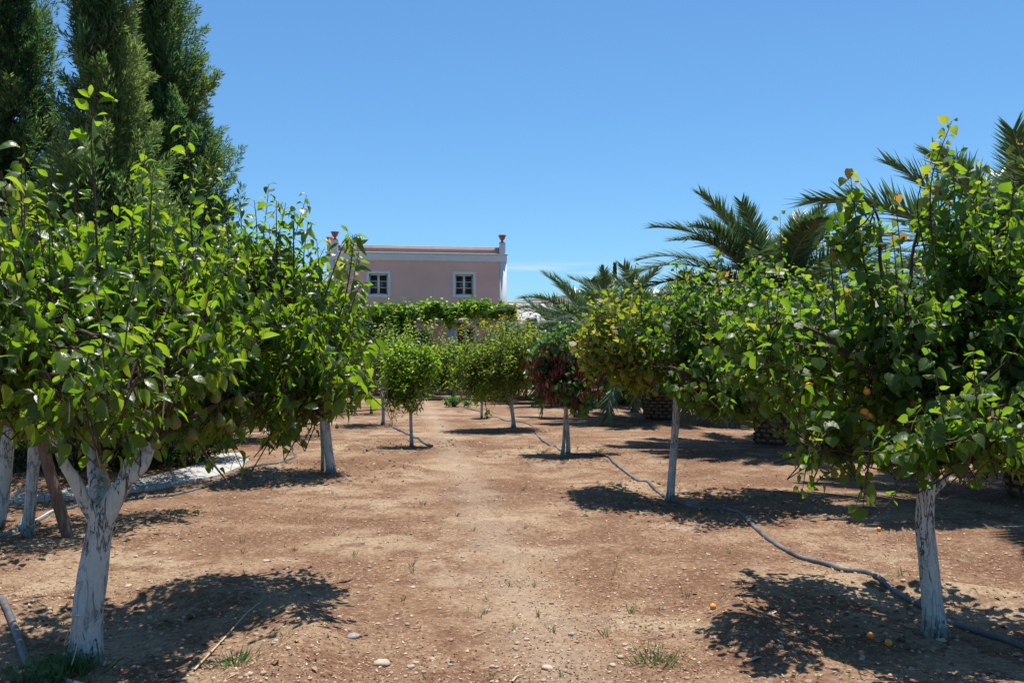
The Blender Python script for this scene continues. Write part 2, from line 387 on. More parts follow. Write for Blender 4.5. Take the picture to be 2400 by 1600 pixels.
# ------------------------------------------------------------------ the tree builder
def tree(name, label, cat, base, trunks, lobes, kind, size, mat, nb=14, nt=300, twig=(.22,.5), up=.6, spacing=.035,
         group=None, fine=True, tipcol=.15, features=(), hang=.5, seed=1, whitemat=None, sides=14, rough=.12, fruit=None,
         second=None, vlo=0, vhi=.8, surf=.5, branch_r=.02, start=.12, twig_r=.003, shoots=0, shoot_len=(.3,.6), tw_k=.9):
    global rng
    rng = np.random.default_rng(seed)
    root = thing(name, label, cat, base, group)
    org = np.array(base, float)
    parts = []; ends = []
    for tr in trunks:
        P = np.array([W(p[0], p[1], p[2]) for p in tr]); r = tw_k*np.array([p[3]*p[2]/FPX/2 for p in tr])
        n = 14 if fine else 5
        P2 = smooth_path(P, n); r2 = np.interp(np.linspace(0, 1, len(P2)), np.linspace(0, 1, len(r)), r)
        parts += tube(P2, r2, sides, rough, seed)
        ends.append((P2[-1], r2[-1], nrm(P2[-1]-P2[-3])))
    mk('trunk', parts, whitemat or M['white'], root, org, smooth=True)
    # lobes -> centres and radii
    lc = np.array([W(l[0], l[1], l[2]) for l in lobes])
    lr = np.array([[l[3]*l[2]/FPX, l[5], l[4]*l[2]/FPX] for l in lobes])
    vol = lr.prod(axis=1)**.8; vol = vol/vol.sum()
    def samp(n, a, b):
        i = rng.choice(len(lobes), n, p=vol)
        u = rand_unit(n); rr = rng.uniform(a**3, b**3, n)**(1/3)
        return lc[i]+lr[i]*u*rr[:,None], i, u
    # limbs and branches
    bparts = []; nodes = []
    E, _, _ = samp(nb, .35, .8)
    ends = ends[-len(ends):]
    for k in range(nb):
        e = E[k]
        tips = [x for x in ends if x[1] > 0]
        j = min(range(len(tips)), key=lambda q: np.linalg.norm(tips[q][0]-e)+rng.uniform(0, .3))
        s, r0, d0 = tips[j]
        L = np.linalg.norm(e-s)
        mid = s*.5+e*.5 + d0*L*.18 + rand_unit(1)[0]*L*.08
        q = s*.75+mid*.25+d0*L*.06
        P = smooth_path([s-d0*.02, q, mid, mid*.4+e*.6+rand_unit(1)[0]*L*.05, e], 4)
        rr = np.linspace(min(branch_r, r0*.8), .005 if fine else .008, len(P))
        bparts += tube(P, rr, 6, 0, 0)
        nodes.append(P[3:])
    nodes = np.concatenate(nodes) if nodes else np.array([ends[0][0]])
    # leafy twigs
    tipP, li, u = samp(nt, surf, 1.0)
    upv = np.array([0,0,1.])
    lump = np.array([1+.42*mn.noise(Vector((q[0]*1.5+seed, q[1]*1.5, q[2]*1.5)))+.25*mn.noise(Vector((q[0]*4+seed, q[1]*4, q[2]*4))) for q in tipP])
    tipP = lc[li]+(tipP-lc[li])*lump[:,None]
    tl = rng.uniform(twig[0], twig[1], nt)
    tdir = nrm(upv*up + u*np.array([1,1,.8])*.75 + rand_unit(nt)*.35)
    P0 = tipP - tdir*tl[:,None]
    d2 = ((P0[:,None,:]-nodes[None])**2).sum(-1); near = nodes[d2.argmin(1)]
    bend = rand_unit(nt)*.06*tl[:,None]
    P1 = (P0+tipP)/2 + bend - u*.04*tl[:,None]
    lp, pp = twig_leaves(P0, P1, tipP, kind, size, spacing, fine, tipcol, start=start, hang=hang, vlo=vlo, vhi=vhi)
    leaves = [lp]; tw = [thin_tubes(P0, P1, tipP, twig_r*1.3, twig_r*.6)]
    if pp is not None: tw.append(pp)
    md = np.linalg.norm(P0-near, axis=1); ok = md < 1.2
    tw.append(thin_tubes(near[ok], ((near+P0)/2+rand_unit(nt)*md[:,None]*.1)[ok], P0[ok], twig_r*2, twig_r*1.3))
    # long shoots that stand out of the crown in the photograph
    for f in features:
        P = smooth_path([W(*q[:3]) for q in f['p']], 6)
        r0 = f.get('r', .006)
        tw += tube(P, np.linspace(r0, .0018, len(P)), 5, 0, 0, cap=False)
        a, c = P[:-1:2], P[2::2][:len(P[:-1:2])]
        a = a[:len(c)]; b = P[1::2][:len(c)]
        l2, p2 = twig_leaves(a, b, c, kind, size*f.get('s', 1), f.get('sp', .03), fine, 1.0 if f.get('tip') else 0, start=0, hang=f.get('hang', hang*.8), petiole=.45, vlo=.3, vhi=.85)
        if f.get('tip'):
            nleaf = len(l2[2]); at = l2[2]; q = np.linspace(0, 1, nleaf)
            at = np.where(q > .6, np.clip(at, .80, .96), at*.7); l2 = (l2[0], l2[1], at)
        elif f.get('tipgreen'):
            at = l2[2]; q = np.linspace(0, 1, len(at)); l2 = (l2[0], l2[1], np.clip(at*.7+.25*q, 0, 1))
        leaves.append(l2)
        if p2 is not None: tw.append(p2)
    if shoots:
        i = rng.choice(len(lobes), shoots, p=vol); az = rng.uniform(0, 6.28, shoots); rr = rng.uniform(0, 1, shoots)**.5*.95
        X = np.stack([np.cos(az)*rr, np.sin(az)*rr, np.sqrt(1-rr**2)*.8], -1)
        a = lc[i]+lr[i]*X; sl = rng.uniform(*shoot_len, shoots); td = nrm(upv*1.2+X*.5+rand_unit(shoots)*.18)
        c = a+td*sl[:,None]; b = (a+c)/2+rand_unit(shoots)*.02
        l2, p2 = twig_leaves(a-td*.15, b, c, kind, size*.85, spacing*1.15, fine, tipcol*3, start=.05, hang=hang*.8, vlo=.25, vhi=.85)
        leaves.append(l2); tw.append(thin_tubes(a-td*.3, b, c, twig_r*1.5, twig_r*.6))
        if p2 is not None: tw.append(p2)
    mk('branches', bparts+tw, M['bark'], root, org, smooth=True)
    mk('crown', leaves, mat, root, org, smooth=False)
    if second:
        l2c, m2, n2 = second; lc = np.array([W(l[0], l[1], l[2]) for l in l2c]); lr = np.array([[l[3]*l[2]/FPX, l[5], l[4]*l[2]/FPX] for l in l2c])
        i = rng.integers(0, len(l2c), n2); u = rand_unit(n2); tip2 = lc[i]+lr[i]*u*(rng.uniform(.3,1.15,n2)**.5)[:,None]
        t2 = rng.uniform(twig[0], twig[1], n2); td = nrm(upv*up+u*.6+rand_unit(n2)*.35); a = tip2-td*t2[:,None]
        nr = nodes[((a[:,None,:]-nodes[None])**2).sum(-1).argmin(1)]
        e2 = lc[0]; s2 = ends[0][0]; P = smooth_path([s2, s2*.6+e2*.4+np.array([0,0,.06]), e2], 5)
        l2, _ = twig_leaves(a, (a+tip2)/2, tip2, kind, size, spacing, fine, .35, start=start, hang=hang)
        c2 = mk('crown', [l2], m2, root, org); c2['label'] = 'yellowing left side of the crown'
        mk('branches', [thin_tubes(a, (a+tip2)/2, tip2, twig_r*1.3, twig_r*.6), thin_tubes(nr, (nr+a)/2, a, twig_r*2, twig_r*1.3)]+tube(P, np.linspace(.03,.01,len(P)), 6, 0), M['bark'], root, org)
    if fruit:
        fm, mesh, pts = fruit
        first = None
        for q in pts:
            w = W(*q)-org
            if first is None:
                first = mk(fm, mesh, M['pearfruit'] if 'pear' in fm else M['apricotfruit'], root, (0,0,0), smooth=True); o = first
            else:
                o = first.copy(); C.objects.link(o); o.parent = root
            o.location = w; o.rotation_euler = (rng.uniform(-.3,.3), rng.uniform(-.3,.3), rng.uniform(0,6)); s = rng.uniform(.85,1.15); o.scale = (s,s,s)
    return root

def grid_ground():
    def axis(lo, hi, step, far, gr=1.14):
        c = list(np.arange(lo, hi+1e-6, step)); s = step; x = hi
        while x < far: s *= gr; x += s; c.append(x)
        s = step; x = lo; pre = []
        while x > -far: s *= gr; x -= s; pre.append(x)
        return np.array(pre[::-1]+c)
    xs = axis(-7.5, 8.5, .07, 3500); ys = axis(3.0, 17, .07, 3500)
    V = np.zeros((len(ys), len(xs), 3))
    for j, y in enumerate(ys):
        for i, x in enumerate(xs):
            V[j,i] = (x, y, gh(x, y) if abs(x) < 60 and -20 < y < 80 else 0)
    nx = len(xs); i = np.arange(len(ys)-1)[:,None]*nx; j = np.arange(nx-1)[None,:]
    F = np.stack([i+j, i+j+1, i+nx+j+1, i+nx+j], -1).reshape(-1, 4)
    o = mk('ground', [(V.reshape(-1,3), F)], M['ground'], smooth=True); tag(o, kind='structure')
grid_ground()

# ------------------------------------------------------------------ pears and apricots
def pear_mesh():
    prof = [(.0,-.032),(.014,-.030),(.026,-.018),(.030,-.002),(.026,.014),(.016,.030),(.010,.042),(.004,.048),(.0015,.05),(.0012,.075)]
    return [lathe(prof, 14)]
def apricot_mesh(r=.022):
    V, F = lathe([(math.sin(a)*r*(1-.10*math.exp(-((math.pi-a)/.35)**2)), -math.cos(a)*r*.95) for a in np.linspace(0.02, math.pi-.02, 11)], 16)
    th = np.arctan2(V[:,1], V[:,0]); cr = 1-.10*np.exp(-(th/.25)**2); V = V*np.stack([cr, cr, np.ones_like(cr)], -1)
    return [(V, F)]

# ------------------------------------------------------------------ NEAR LEFT PEAR TREE
bx, by = gxy(200, 1538)
D0 = by
tree('pear_tree', 'big pear tree with thick forked whitewashed trunk, nearest tree on the left', 'tree', (bx, by, gh(bx, by)),
    [[(198,1560,D0,110),(203,1500,D0,84),(212,1400,D0,82),(226,1300,D0,72),(238,1235,D0,66),(262,1180,D0,60),(292,1130,D0,44),(330,1085,D0+.05,46),(352,1040,D0+.1,34)],
     [(240,1262,D0,52),(222,1210,D0-.02,44),(196,1170,D0-.06,36),(172,1120,D0-.1,34),(150,1085,D0-.14,28),(120,1000,D0-.2,22)],
     [(245,1240,D0+.05,60),(240,1180,D0+.12,60),(230,1120,D0+.2,50),(218,1070,D0+.25,36),(206,1000,D0+.3,24)],
     [(285,1145,D0+.02,44),(300,1090,D0,30),(318,1045,D0,24),(330,990,D0,18)]],
    [(130,760,4.4,330,240,1.1),(430,790,5.1,200,230,.9),(20,700,4.2,230,250,.8),(250,875,3.8,240,135,.5),(520,880,5.4,130,150,.6),(300,610,5.3,260,130,.8),(690,760,6.0,165,215,.75),(760,850,5.9,105,120,.55),(600,640,6.2,140,130,.6),(680,930,5.7,120,75,.5),(800,870,5.3,70,85,.45)],
    'pear', .091, M['pear'], nb=42, nt=980, hang=.8, shoots=50, shoot_len=(.15,.38), tw_k=.84, twig=(.24,.5), up=.55, spacing=.030, fine=True, tipcol=.10, seed=11, sides=40, rough=.17, branch_r=.022,
    features=[dict(p=[(650,640,6),(648,540,6),(648,470,6)], sp=.05, s=.8, r=.006),
              dict(p=[(690,650,6),(688,560,6),(690,490,6)], sp=.05, s=.8, r=.006),
              dict(p=[(715,680,6),(712,600,6),(722,520,6)], sp=.05, r=.006, s=.85),
              dict(p=[(600,640,6),(602,540,6),(596,470,6)], sp=.05, r=.006, s=.85),
              dict(p=[(560,620,6),(566,540,6),(560,470,6)], sp=.05, r=.006, s=.85),
              dict(p=[(700,860,5.8),(752,720,5.8),(798,590,5.8),(822,555,5.8)], sp=.045, r=.008),
              dict(p=[(770,800,5.8),(808,700,5.8),(826,590,5.8),(826,550,5.8)], sp=.045, r=.007),
              dict(p=[(760,900,5.8),(800,800,5.8),(830,700,5.8),(845,670,5.8)], sp=.045, r=.007),
              dict(p=[(780,900,5.8),(840,830,5.8),(870,790,5.8)], sp=.045, r=.007),
              dict(p=[(740,760,5.8),(748,650,5.8),(742,560,5.8)], sp=.045, r=.006),
              dict(p=[(232,700,4.5),(222,470,4.5),(214,330,4.5),(222,205,4.5)], sp=.05, s=.95, tipgreen=1, hang=.35, r=.008),
              dict(p=[(455,640,4.8),(446,500,4.8),(444,400,4.8),(436,300,4.8)], sp=.045, s=.7, tipgreen=1, r=.006),
              dict(p=[(350,640,4.8),(352,520,4.8),(358,400,4.8)], sp=.04, s=.9, r=.007),
              dict(p=[(60,640,4.6),(50,480,4.6),(52,370,4.6)], sp=.05, s=.7),
              dict(p=[(130,640,4.8),(118,500,4.8),(125,400,4.8)], sp=.05, s=.8),
              dict(p=[(285,700,4.6),(270,560,4.6),(262,470,4.6)], sp=.04),
              dict(p=[(520,700,5.2),(535,600,5.2),(530,500,5.2)], sp=.04, s=.9),
              dict(p=[(10,620,4.6),(5,520,4.6),(8,430,4.6)], sp=.045, s=.9)],
    fruit=('pear_fruit', pear_mesh(), [(240,1085,4.3),(20,452,4.4),(62,450,4.4),(470,925,4.6),(505,930,4.8),(150,1060,4.2),(517,986,4.8),(130,650,4.3),(190,640,4.3),(440,735,4.6),(365,1040,4.4),(90,985,4.2),
        (300,985,4.3),(540,1000,4.9),(450,1020,4.8),(560,940,5.0),(410,990,4.5),(30,900,4.2)]))

# second left tree with prop
bx, by = gxy(68, 1250); D1 = by
tree('pear_tree', 'pear tree with slim rough whitewashed trunk, just left of the leaning timber prop', 'tree', (bx, by, gh(bx, by)),
    [[(66,1262,D1,44),(66,1235,D1,30),(72,1180,D1,28),(76,1120,D1,30),(82,1060,D1,34),(88,1010,D1,30)],
     [(68,1145,D1,12),(48,1150,D1,12),(35,1158,D1,9)]],
    [(60,820,7.6,260,170,1.1),(250,800,8.0,190,170,1.0),(400,850,8.6,120,150,.8)],
    'pear', .09, M['pear'], nb=14, nt=420, twig=(.22,.45), up=.55, spacing=.036, fine=False, tipcol=.1, seed=12, sides=16, rough=.2)
bx, by = gxy(0, 1236); D1b = by
tree('pear_tree', 'pear tree with a smooth pale trunk cut by the left edge of the photo', 'tree', (bx-.02, by, gh(bx, by)),
    [[(-2,1240,D1b,26),(4,1180,D1b,34),(10,1120,D1b,36),(16,1050,D1b,34),(22,1000,D1b,28)]],
    [(-60,820,7.8,180,170,1.0)], 'pear', .09, M['pear'], nb=7, nt=140, twig=(.22,.45), up=.5, spacing=.04, fine=False, seed=13, sides=14, rough=.12)

# leaning timber prop and the forked brown limb above it
px0, py0 = gxy(160, 1256)
prop = thing('timber_prop', 'brown weathered timber prop leaning under the left pear branches', 'prop', (px0, py0, 0))
P = smooth_path([W(160,1262,py0), W(140,1190,py0), W(118,1110,py0), W(100,1040,py0), W(92,1005,py0)], 5)
V = tube(P, np.linspace(.052,.044,len(P)), 8, .12, 4)
mk('post', V, M['timber'], prop, (px0,py0,0))
P = smooth_path([W(-30,985,py0-.25), W(30,993,py0-.2), W(70,1003,py0-.1), W(112,1012,py0-.03)], 5)
mk('crossbar', tube(P, np.linspace(.032,.03,len(P)), 8, .1, 8), M['timber'], prop, (px0,py0,0))

# tree C: twin trunks
bx, by = gxy(768, 1108); D2 = by
tree('pear_tree', 'pear tree with thick whitewashed trunk beside a thin second stem, left of the open path', 'tree', (bx, by, gh(bx, by)),
    [[(776,1116,D2,34),(774,1090,D2,26),(768,1040,D2,24),(762,990,D2,24),(758,930,D2,22)],
     [(756,1104,D2+.12,10),(756,1060,D2+.12,8),(753,1000,D2+.1,8),(752,950,D2+.08,8)]],
    [(700,790,11.6,160,180,1.1),(620,850,11.2,120,130,.9),(770,850,11.6,80,120,.8)],
    'pear', .098, M['pear'], nb=20, nt=560, shoots=20, twig=(.25,.55), up=.6, spacing=.038, fine=False, tipcol=.12, seed=21, sides=14, rough=.12, branch_r=.03,
    fruit=('pear_fruit', pear_mesh(), [(700,975,10.9),(820,900,10.9),(640,980,10.6),(790,1000,11),(850,870,11)]))

bx, by = gxy(686, 1024); D3 = by
tree('pear_tree', 'pear tree with a short flared whitewashed foot behind the twin-stemmed tree', 'tree', (bx, by, gh(bx, by)),
    [[(686,1030,D3,32),(686,1012,D3,25),(684,990,D3,16),(682,950,D3,13),(680,900,D3,13)]],
    [(650,860,16.8,120,90,1.2),(720,850,17,80,80,1.0)], 'pear', .10, M['pear'], nb=10, nt=260, twig=(.25,.5), spacing=.05, fine=False, seed=22, sides=12)
bx, by = gxy(898, 995); D4 = by
tree('pear_tree', 'small pear tree with a slim grey-white trunk forking low, left of the citrus trees', 'tree', (bx, by, gh(bx, by)),
    [[(896,1000,D4,14),(898,985,D4,9),(898,955,D4,8),(896,930,D4,9),(886,908,D4,7)],[(897,935,D4,7),(905,918,D4,5),(912,902,D4,5)]],
    [(880,850,20,70,60,1.0),(840,880,20,50,50,.8)], 'pear', .10, M['pear'], nb=9, nt=200, twig=(.25,.5), spacing=.055, fine=False, seed=23, sides=8, twig_r=.005)
bx, by = gxy(870, 970); D5 = by
tree('fruit_tree', 'thin-trunked small fruit tree farther back, just left of the slim forked pear', 'tree', (bx, by, gh(bx, by)),
    [[(870,972,D5,9),(871,940,D5,7),(870,905,D5,7)]],
    [(865,870,D5,60,40,1.0),(800,880,D5,50,40,1.0)], 'pear', .11, M['pear'], nb=7, nt=130, twig=(.25,.5), spacing=.06, fine=False, seed=24, sides=8, twig_r=.005)

# citrus
bx, by = gxy(963, 1045); D6 = by
tree('citrus_tree', 'young citrus tree with bright green crown on a slim whitewashed trunk', 'tree', (bx, by, gh(bx, by)),
    [[(965,1050,D6,12),(964,1020,D6,9),(963,990,D6,9),(962,965,D6,9),(955,948,D6,7)],[(963,968,D6,6),(975,955,D6,5),(998,925,D6,3)],[(962,966,D6,5),(945,945,D6,4),(928,915,D6,3)]],
    [(950,850,15.2,66,75,.55),(925,900,15.0,40,50,.4),(995,850,15.3,48,60,.45),(960,910,15.1,45,50,.4)], 'lance', .10, M['citrus'], nb=14, shoots=30, nt=620, twig=(.16,.38), up=.7, spacing=.034,
    fine=False, tipcol=.45, seed=31, sides=8, twig_r=.003, hang=.15, surf=.3)
bx, by = gxy(1012, 930); D7 = by
tree('citrus_tree', 'lime-green citrus bush reaching the ground behind the young citrus tree', 'tree', (bx, by, gh(bx, by)),
    [[(1012,932,D7,8),(1010,905,D7,7)]],
    [(1010,855,D7,60,58,1.2),(930,835,D7,60,60,1.2),(960,880,D7,70,40,1.0)], 'lance', .13, M['citrus'], nb=12, shoots=40, nt=900, twig=(.2,.45), up=.7, spacing=.045,
    fine=False, tipcol=.5, seed=32, sides=8, twig_r=.004, hang=.15, surf=.3)

# ------------------------------------------------------------------ RIGHT ROW
bx, by = gxy(2190, 1476); E0 = by
tree('apricot_tree', 'big apricot tree with bowed whitewashed trunk and broad leaves, nearest tree on the right', 'tree', (bx, by, gh(bx, by)),
    [[(2192,1490,E0,70),(2190,1455,E0,55),(2184,1400,E0,48),(2174,1300,E0,46),(2168,1220,E0,44),(2172,1150,E0,40),(2174,1100,E0,38),(2176,1050,E0,32)],
     [(2172,1165,E0,18),(2192,1148,E0,18),(2210,1130,E0,15),(2230,1090,E0,12)]],
    [(2230,860,5.2,260,210,1.1),(2010,880,5.5,160,180,1.0),(2330,700,5.0,190,280,.8),(2080,720,5.0,150,120,.7),(2420,900,4.6,170,220,.8),(2270,590,5.1,100,90,.45),(1940,990,4.9,80,120,.4),(2150,1020,4.4,150,80,.5),(1850,800,5.9,120,150,.8),(2300,980,4.1,180,110,.5),(2215,460,5.1,48,150,.3),(2350,460,5.2,75,90,.35),(2010,540,4.9,45,110,.3),(1800,820,5.0,120,120,.6),(1760,760,5.2,90,90,.5)],
    'apricot', .069, M['apricot'], nb=40, nt=1250, shoots=40, shoot_len=(.12,.35), tw_k=.95, twig=(.18,.42), up=.55, spacing=.029, fine=True, tipcol=.05, seed=41, sides=30, rough=.11, hang=1.0, branch_r=.018,
    features=[dict(p=[(2075,820,4.9),(2030,640,4.9),(2005,500,4.9),(1992,402,4.9)], sp=.016, s=1.0, tip=1, r=.007),
              dict(p=[(2210,820,4.9),(2190,620,4.9),(2182,430,4.9),(2238,272,4.9)][:3]+[(2230,285,4.9)], sp=.016, s=.8, tip=1, r=.008),
              dict(p=[(2130,760,5),(2112,600,5),(2098,460,5)], sp=.028, s=.7, tip=1),
              dict(p=[(2290,700,5),(2285,520,5),(2300,380,5)], sp=.028, s=.8, tip=1),
              dict(p=[(2370,640,5),(2372,480,5),(2385,330,5)], sp=.028, s=.8, tip=1),
              dict(p=[(2180,640,5),(2150,480,5),(2190,360,5)], sp=.03, s=.7, tip=1),
              dict(p=[(1960,760,5.1),(1950,640,5.1),(1945,560,5.1)], sp=.028, s=.7, tip=1),
              dict(p=[(1950,1000,4.7),(1900,1060,4.6),(1880,1150,4.6)], sp=.02, s=1.0, hang=.9),
              dict(p=[(2050,1020,4.6),(2032,1110,4.5),(2022,1190,4.5)], sp=.018, s=1.15, hang=1.0),
              dict(p=[(1880,900,5.0),(1870,990,4.9),(1862,1060,4.9)], sp=.02, s=1.0, hang=.9)],
    fruit=('apricot_fruit', apricot_mesh(), [(1896,905,4.9),(2032,917,4.75),(2026,966,4.7),(2038,975,4.7),(2150,1055,4.5)]))
# pale bare limbs seen in the crown belong to this tree's branches (dark limb left of trunk, limb to the right edge)
bx, by = gxy(1573, 1168); E1 = by
tree('apricot_tree', 'apricot tree with tall slender straight whitewashed trunk, second in the right row', 'tree', (bx, by, gh(bx, by)),
    [[(1572,1178,E1,30),(1572,1150,E1,21),(1577,1080,E1,19),(1583,1000,E1,19),(1588,930,E1,21),(1592,880,E1,16)],
     [(1587,935,E1,11),(1615,905,E1,10),(1665,870,E1,8),(1710,830,E1,6)],[(1589,915,E1,11),(1560,875,E1,9),(1510,850,E1,7)]],
    [(1690,790,9.4,170,160,1.1),(1600,790,9.5,140,150,1.0),(1800,770,9.8,150,170,1.0),(1870,890,9.6,110,120,.8),(1720,920,9.2,120,80,.8),(1640,880,8.9,110,80,.7)],
    'apricot', .082, M['apricot'], nb=30, nt=1050, shoots=40, shoot_len=(.12,.32), second=([(1450,760,9.9,105,100,.9),(1400,790,9.9,60,70,.7),(1490,830,9.7,80,70,.7)], M['yellowing'], 420), twig=(.2,.5), up=.5, spacing=.036, fine=False, tipcol=.1, seed=42, sides=12, rough=.08, hang=.95, branch_r=.025,
    features=[dict(p=[(1840,700,9.5),(1832,600,9.5),(1828,500,9.5)], sp=.04, s=.8, tip=1, r=.008),
              dict(p=[(1930,700,9.5),(1922,620,9.5),(1935,520,9.5)], sp=.035, s=.8, tip=1, r=.008),
              dict(p=[(1590,720,9.4),(1588,660,9.4),(1584,615,9.4)], sp=.04, s=.8),
              dict(p=[(1510,800,9.3),(1500,700,9.3),(1488,620,9.3)], sp=.05, s=.8, tip=1, r=.007),
              dict(p=[(1690,700,9.5),(1680,640,9.5),(1688,580,9.5)], sp=.035, s=.8),
              dict(p=[(1760,690,9.5),(1755,620,9.5),(1765,570,9.5)], sp=.035, s=.8, tip=1)])
# judas tree with pods
bx, by = gxy(1325, 1064); E3 = by
tree('judas_tree', 'twin-stemmed tree hung with dry red-brown pods, third in the right row', 'tree', (bx, by, gh(bx, by)),
    [[(1331,1070,E3,16),(1332,1050,E3,12),(1330,1010,E3,11),(1326,960,E3,11),(1327,900,E3,10)],
     [(1318,1066,E3+.05,12),(1321,1040,E3+.05,9),(1324,990,E3+.05,9),(1326,950,E3+.05,8)]],
    [(1330,815,13.9,85,75,.7),(1270,850,13.9,50,70,.5),(1410,850,14,65,75,.5),(1330,900,13.8,85,50,.6),(1365,945,13.6,26,34,.25),(1265,920,13.9,30,30,.3)],
    'round', .09, M['judas'], nb=22, nt=720, shoots=20, twig=(.18,.4), up=.35, spacing=.05, fine=False, tipcol=0, seed=44, sides=8, hang=.9,
    features=[dict(p=[(1350,900,13.6),(1362,950,13.6),(1368,975,13.6)], sp=.03, s=1.1, hang=.9)])
jt = bpy.data.objects[-1] if False else [o for o in C.objects if o.name.startswith('judas_tree')][0]
rng = np.random.default_rng(5)
cl = [(1250,870),(1262,885),(1320,835),(1345,840),(1415,875),(1400,910),(1310,860),(1330,905),(1275,815),(1290,835),(1300,800),(1335,815),(1255,840),(1320,850),(1355,855),(1370,850),(1300,875),(1290,895),(1345,870),(1375,880),(1395,890),(1385,905),(1270,900),(1410,845),(1430,850),(1285,920),(1365,920),(1350,935),(1300,930),(1240,850)]
P, Dd, Ss, At = [], [], [], []
for (cx, cy) in cl:
    for k in range(48):
        p = W(cx+rng.normal(0, 8), cy+rng.normal(0, 6), 13.55+rng.normal(0, .25)); P.append(p)
        Dd.append([rng.normal(0,.25), rng.normal(0,.25), -1]); Ss.append(rng.uniform(.08,.13)); At.append(rng.uniform(0,1))
pod = place_leaves((np.array([[-.07,0,0],[.07,0,0],[.10,.5,.03],[-.10,.5,.03],[0,1,0]])[:5], np.array([[0,1,2],[0,2,3],[3,2,4]])), np.array(P), np.array(Dd), rand_unit(len(P)), np.array(Ss), np.array(At))
o = mk('seed_pods', [pod], M['pod'], jt, jt.location); tag(o, kind='stuff')
# small leaved tree
bx, by = gxy(1203, 1003); E4 = by
tree('pomegranate_tree', 'tree with fine olive-yellow leaves and curved whitewashed trunk, fourth in the right row', 'tree', (bx, by, gh(bx, by)),
    [[(1204,1008,E4,16),(1203,985,E4,11),(1199,950,E4,10),(1199,915,E4,10),(1205,888,E4,10)],
     [(1203,900,E4,6),(1188,880,E4,5),(1165,862,E4,4)],[(1205,892,E4,6),(1222,874,E4,5),(1238,850,E4,3)]],
    [(1180,850,18.6,80,75,1.0),(1110,860,18.5,65,65,.8),(1230,835,18.8,60,75,.8)],
    'lance', .105, M['olive'], nb=22, shoots=60, nt=1150, twig=(.2,.45), up=.6, spacing=.032, fine=False, tipcol=.35, seed=45, sides=8, hang=.3, surf=.25, twig_r=.003)
bx, by = gxy(1129, 978); E5 = by
tree('fruit_tree', 'thin young tree with low side shoots, left of the olive-yellow tree', 'tree', (bx, by, gh(bx, by)),
    [[(1129,980,E5,7),(1129,950,E5,6),(1130,925,E5,6)]],
    [(1130,905,E5,28,24,.4),(1145,960,E5,10,12,.2),(1115,935,E5,12,12,.2)], 'apricot', .09, M['vine'], nb=9, nt=90, twig=(.15,.35), spacing=.05, fine=False, seed=46, sides=6)
bx, by = gxy(1158, 938); E6 = by
tree('fruit_tree', 'far fruit tree with a short pale blue-white trunk in front of the low stone wall', 'tree', (bx, by, gh(bx, by)),
    [[(1158,942,E6,8),(1158,925,E6,6),(1158,895,E6,5)]],
    [(1165,865,E6,70,38,1.2)], 'pear', .14, M['shrub'], nb=7, nt=350, twig=(.25,.5), spacing=.06, fine=False, seed=47, sides=6, twig_r=.005)
bx, by = gxy(1063, 935); E7 = by
tree('fruit_tree', 'far fruit tree with a mottled grey trunk between the lime-green bush and the olive-yellow tree', 'tree', (bx, by, gh(bx, by)),
    [[(1063,938,E7,8),(1063,910,E7,7),(1064,880,E7,7)]],
    [(1062,845,E7,60,55,1.4),(1030,870,E7,50,40,1.0)], 'apricot', .13, M['olive'], nb=8, nt=500, twig=(.25,.5), spacing=.06, fine=False, seed=48, sides=6, twig_r=.005, vhi=.6)

# ------------------------------------------------------------------ bushes
def bush(name, label, cat, px, py, lobes, kind, size, mat, n, seed, d=None, group=None, spacing=.06, twig=(.25,.5), nb=8, tip=.1):
    global rng
    if d is None: x, y = gxy(px, py)
    else: x, y = (px-1200)/FPX*d, d
    rng = np.random.default_rng(seed)
    base = np.array([x, y, gh(x, y)-.02])
    root = thing(name, label, cat, base, group)
    lc = np.array([W(l[0], l[1], y+l[4]) for l in lobes]); lr = np.array([[l[2]*y/FPX, l[5], l[3]*y/FPX] for l in lobes])
    vol = lr.prod(axis=1)**.8; vol /= vol.sum()
    i = rng.choice(len(lobes), n, p=vol); u = rand_unit(n)
    tip_ = lc[i]+lr[i]*u*(rng.uniform(.25, 1, n)**.5)[:,None]; tip_[:,2] = np.maximum(tip_[:,2], .12)
    tl = rng.uniform(*twig, n); td = nrm(np.array([0,0,1.])*.5+u*.7+rand_unit(n)*.3)
    P0 = tip_-td*tl[:,None]; P0[:,2] = np.maximum(P0[:,2], .02); P1 = (P0+tip_)/2
    lp, _ = twig_leaves(P0, P1, tip_, kind, size, spacing, False, tip, start=.05)
    st = []
    for k in range(nb):
        e = lc[k % len(lc)]+lr[k % len(lc)]*rand_unit(1)[0]*.6
        b = base+np.array([rng.normal(0,.05), rng.normal(0,.05), 0])
        st += tube(smooth_path([b, (b+e)/2+np.array([0,0,.1]), e], 3), np.linspace(.03,.008,7), 5, 0)
    mk('stems', st+[thin_tubes(P0, P1, tip_, .005, .003)], M['bark'], root, base)
    mk('foliage', [lp], mat, root, base)
    return root
bush('shrub', 'bright broad-leaved green shrub between the two nearer palm trunks', 'shrub', 1480, 946, [(1480,915,55,32,0,.9),(1440,925,35,20,0,.6),(1520,905,40,35,0,.8)], 'round', .16, M['shrub'], 300, 61, spacing=.07)
bush('shrub', 'low leafy sapling clump with bare soil around it, left of the thin young tree', 'shrub', 1064, 953, [(1060,938,24,14,0,.35),(1095,943,14,9,0,.2)], 'apricot', .09, M['shrub'], 60, 62, spacing=.05, twig=(.15,.35), nb=3)
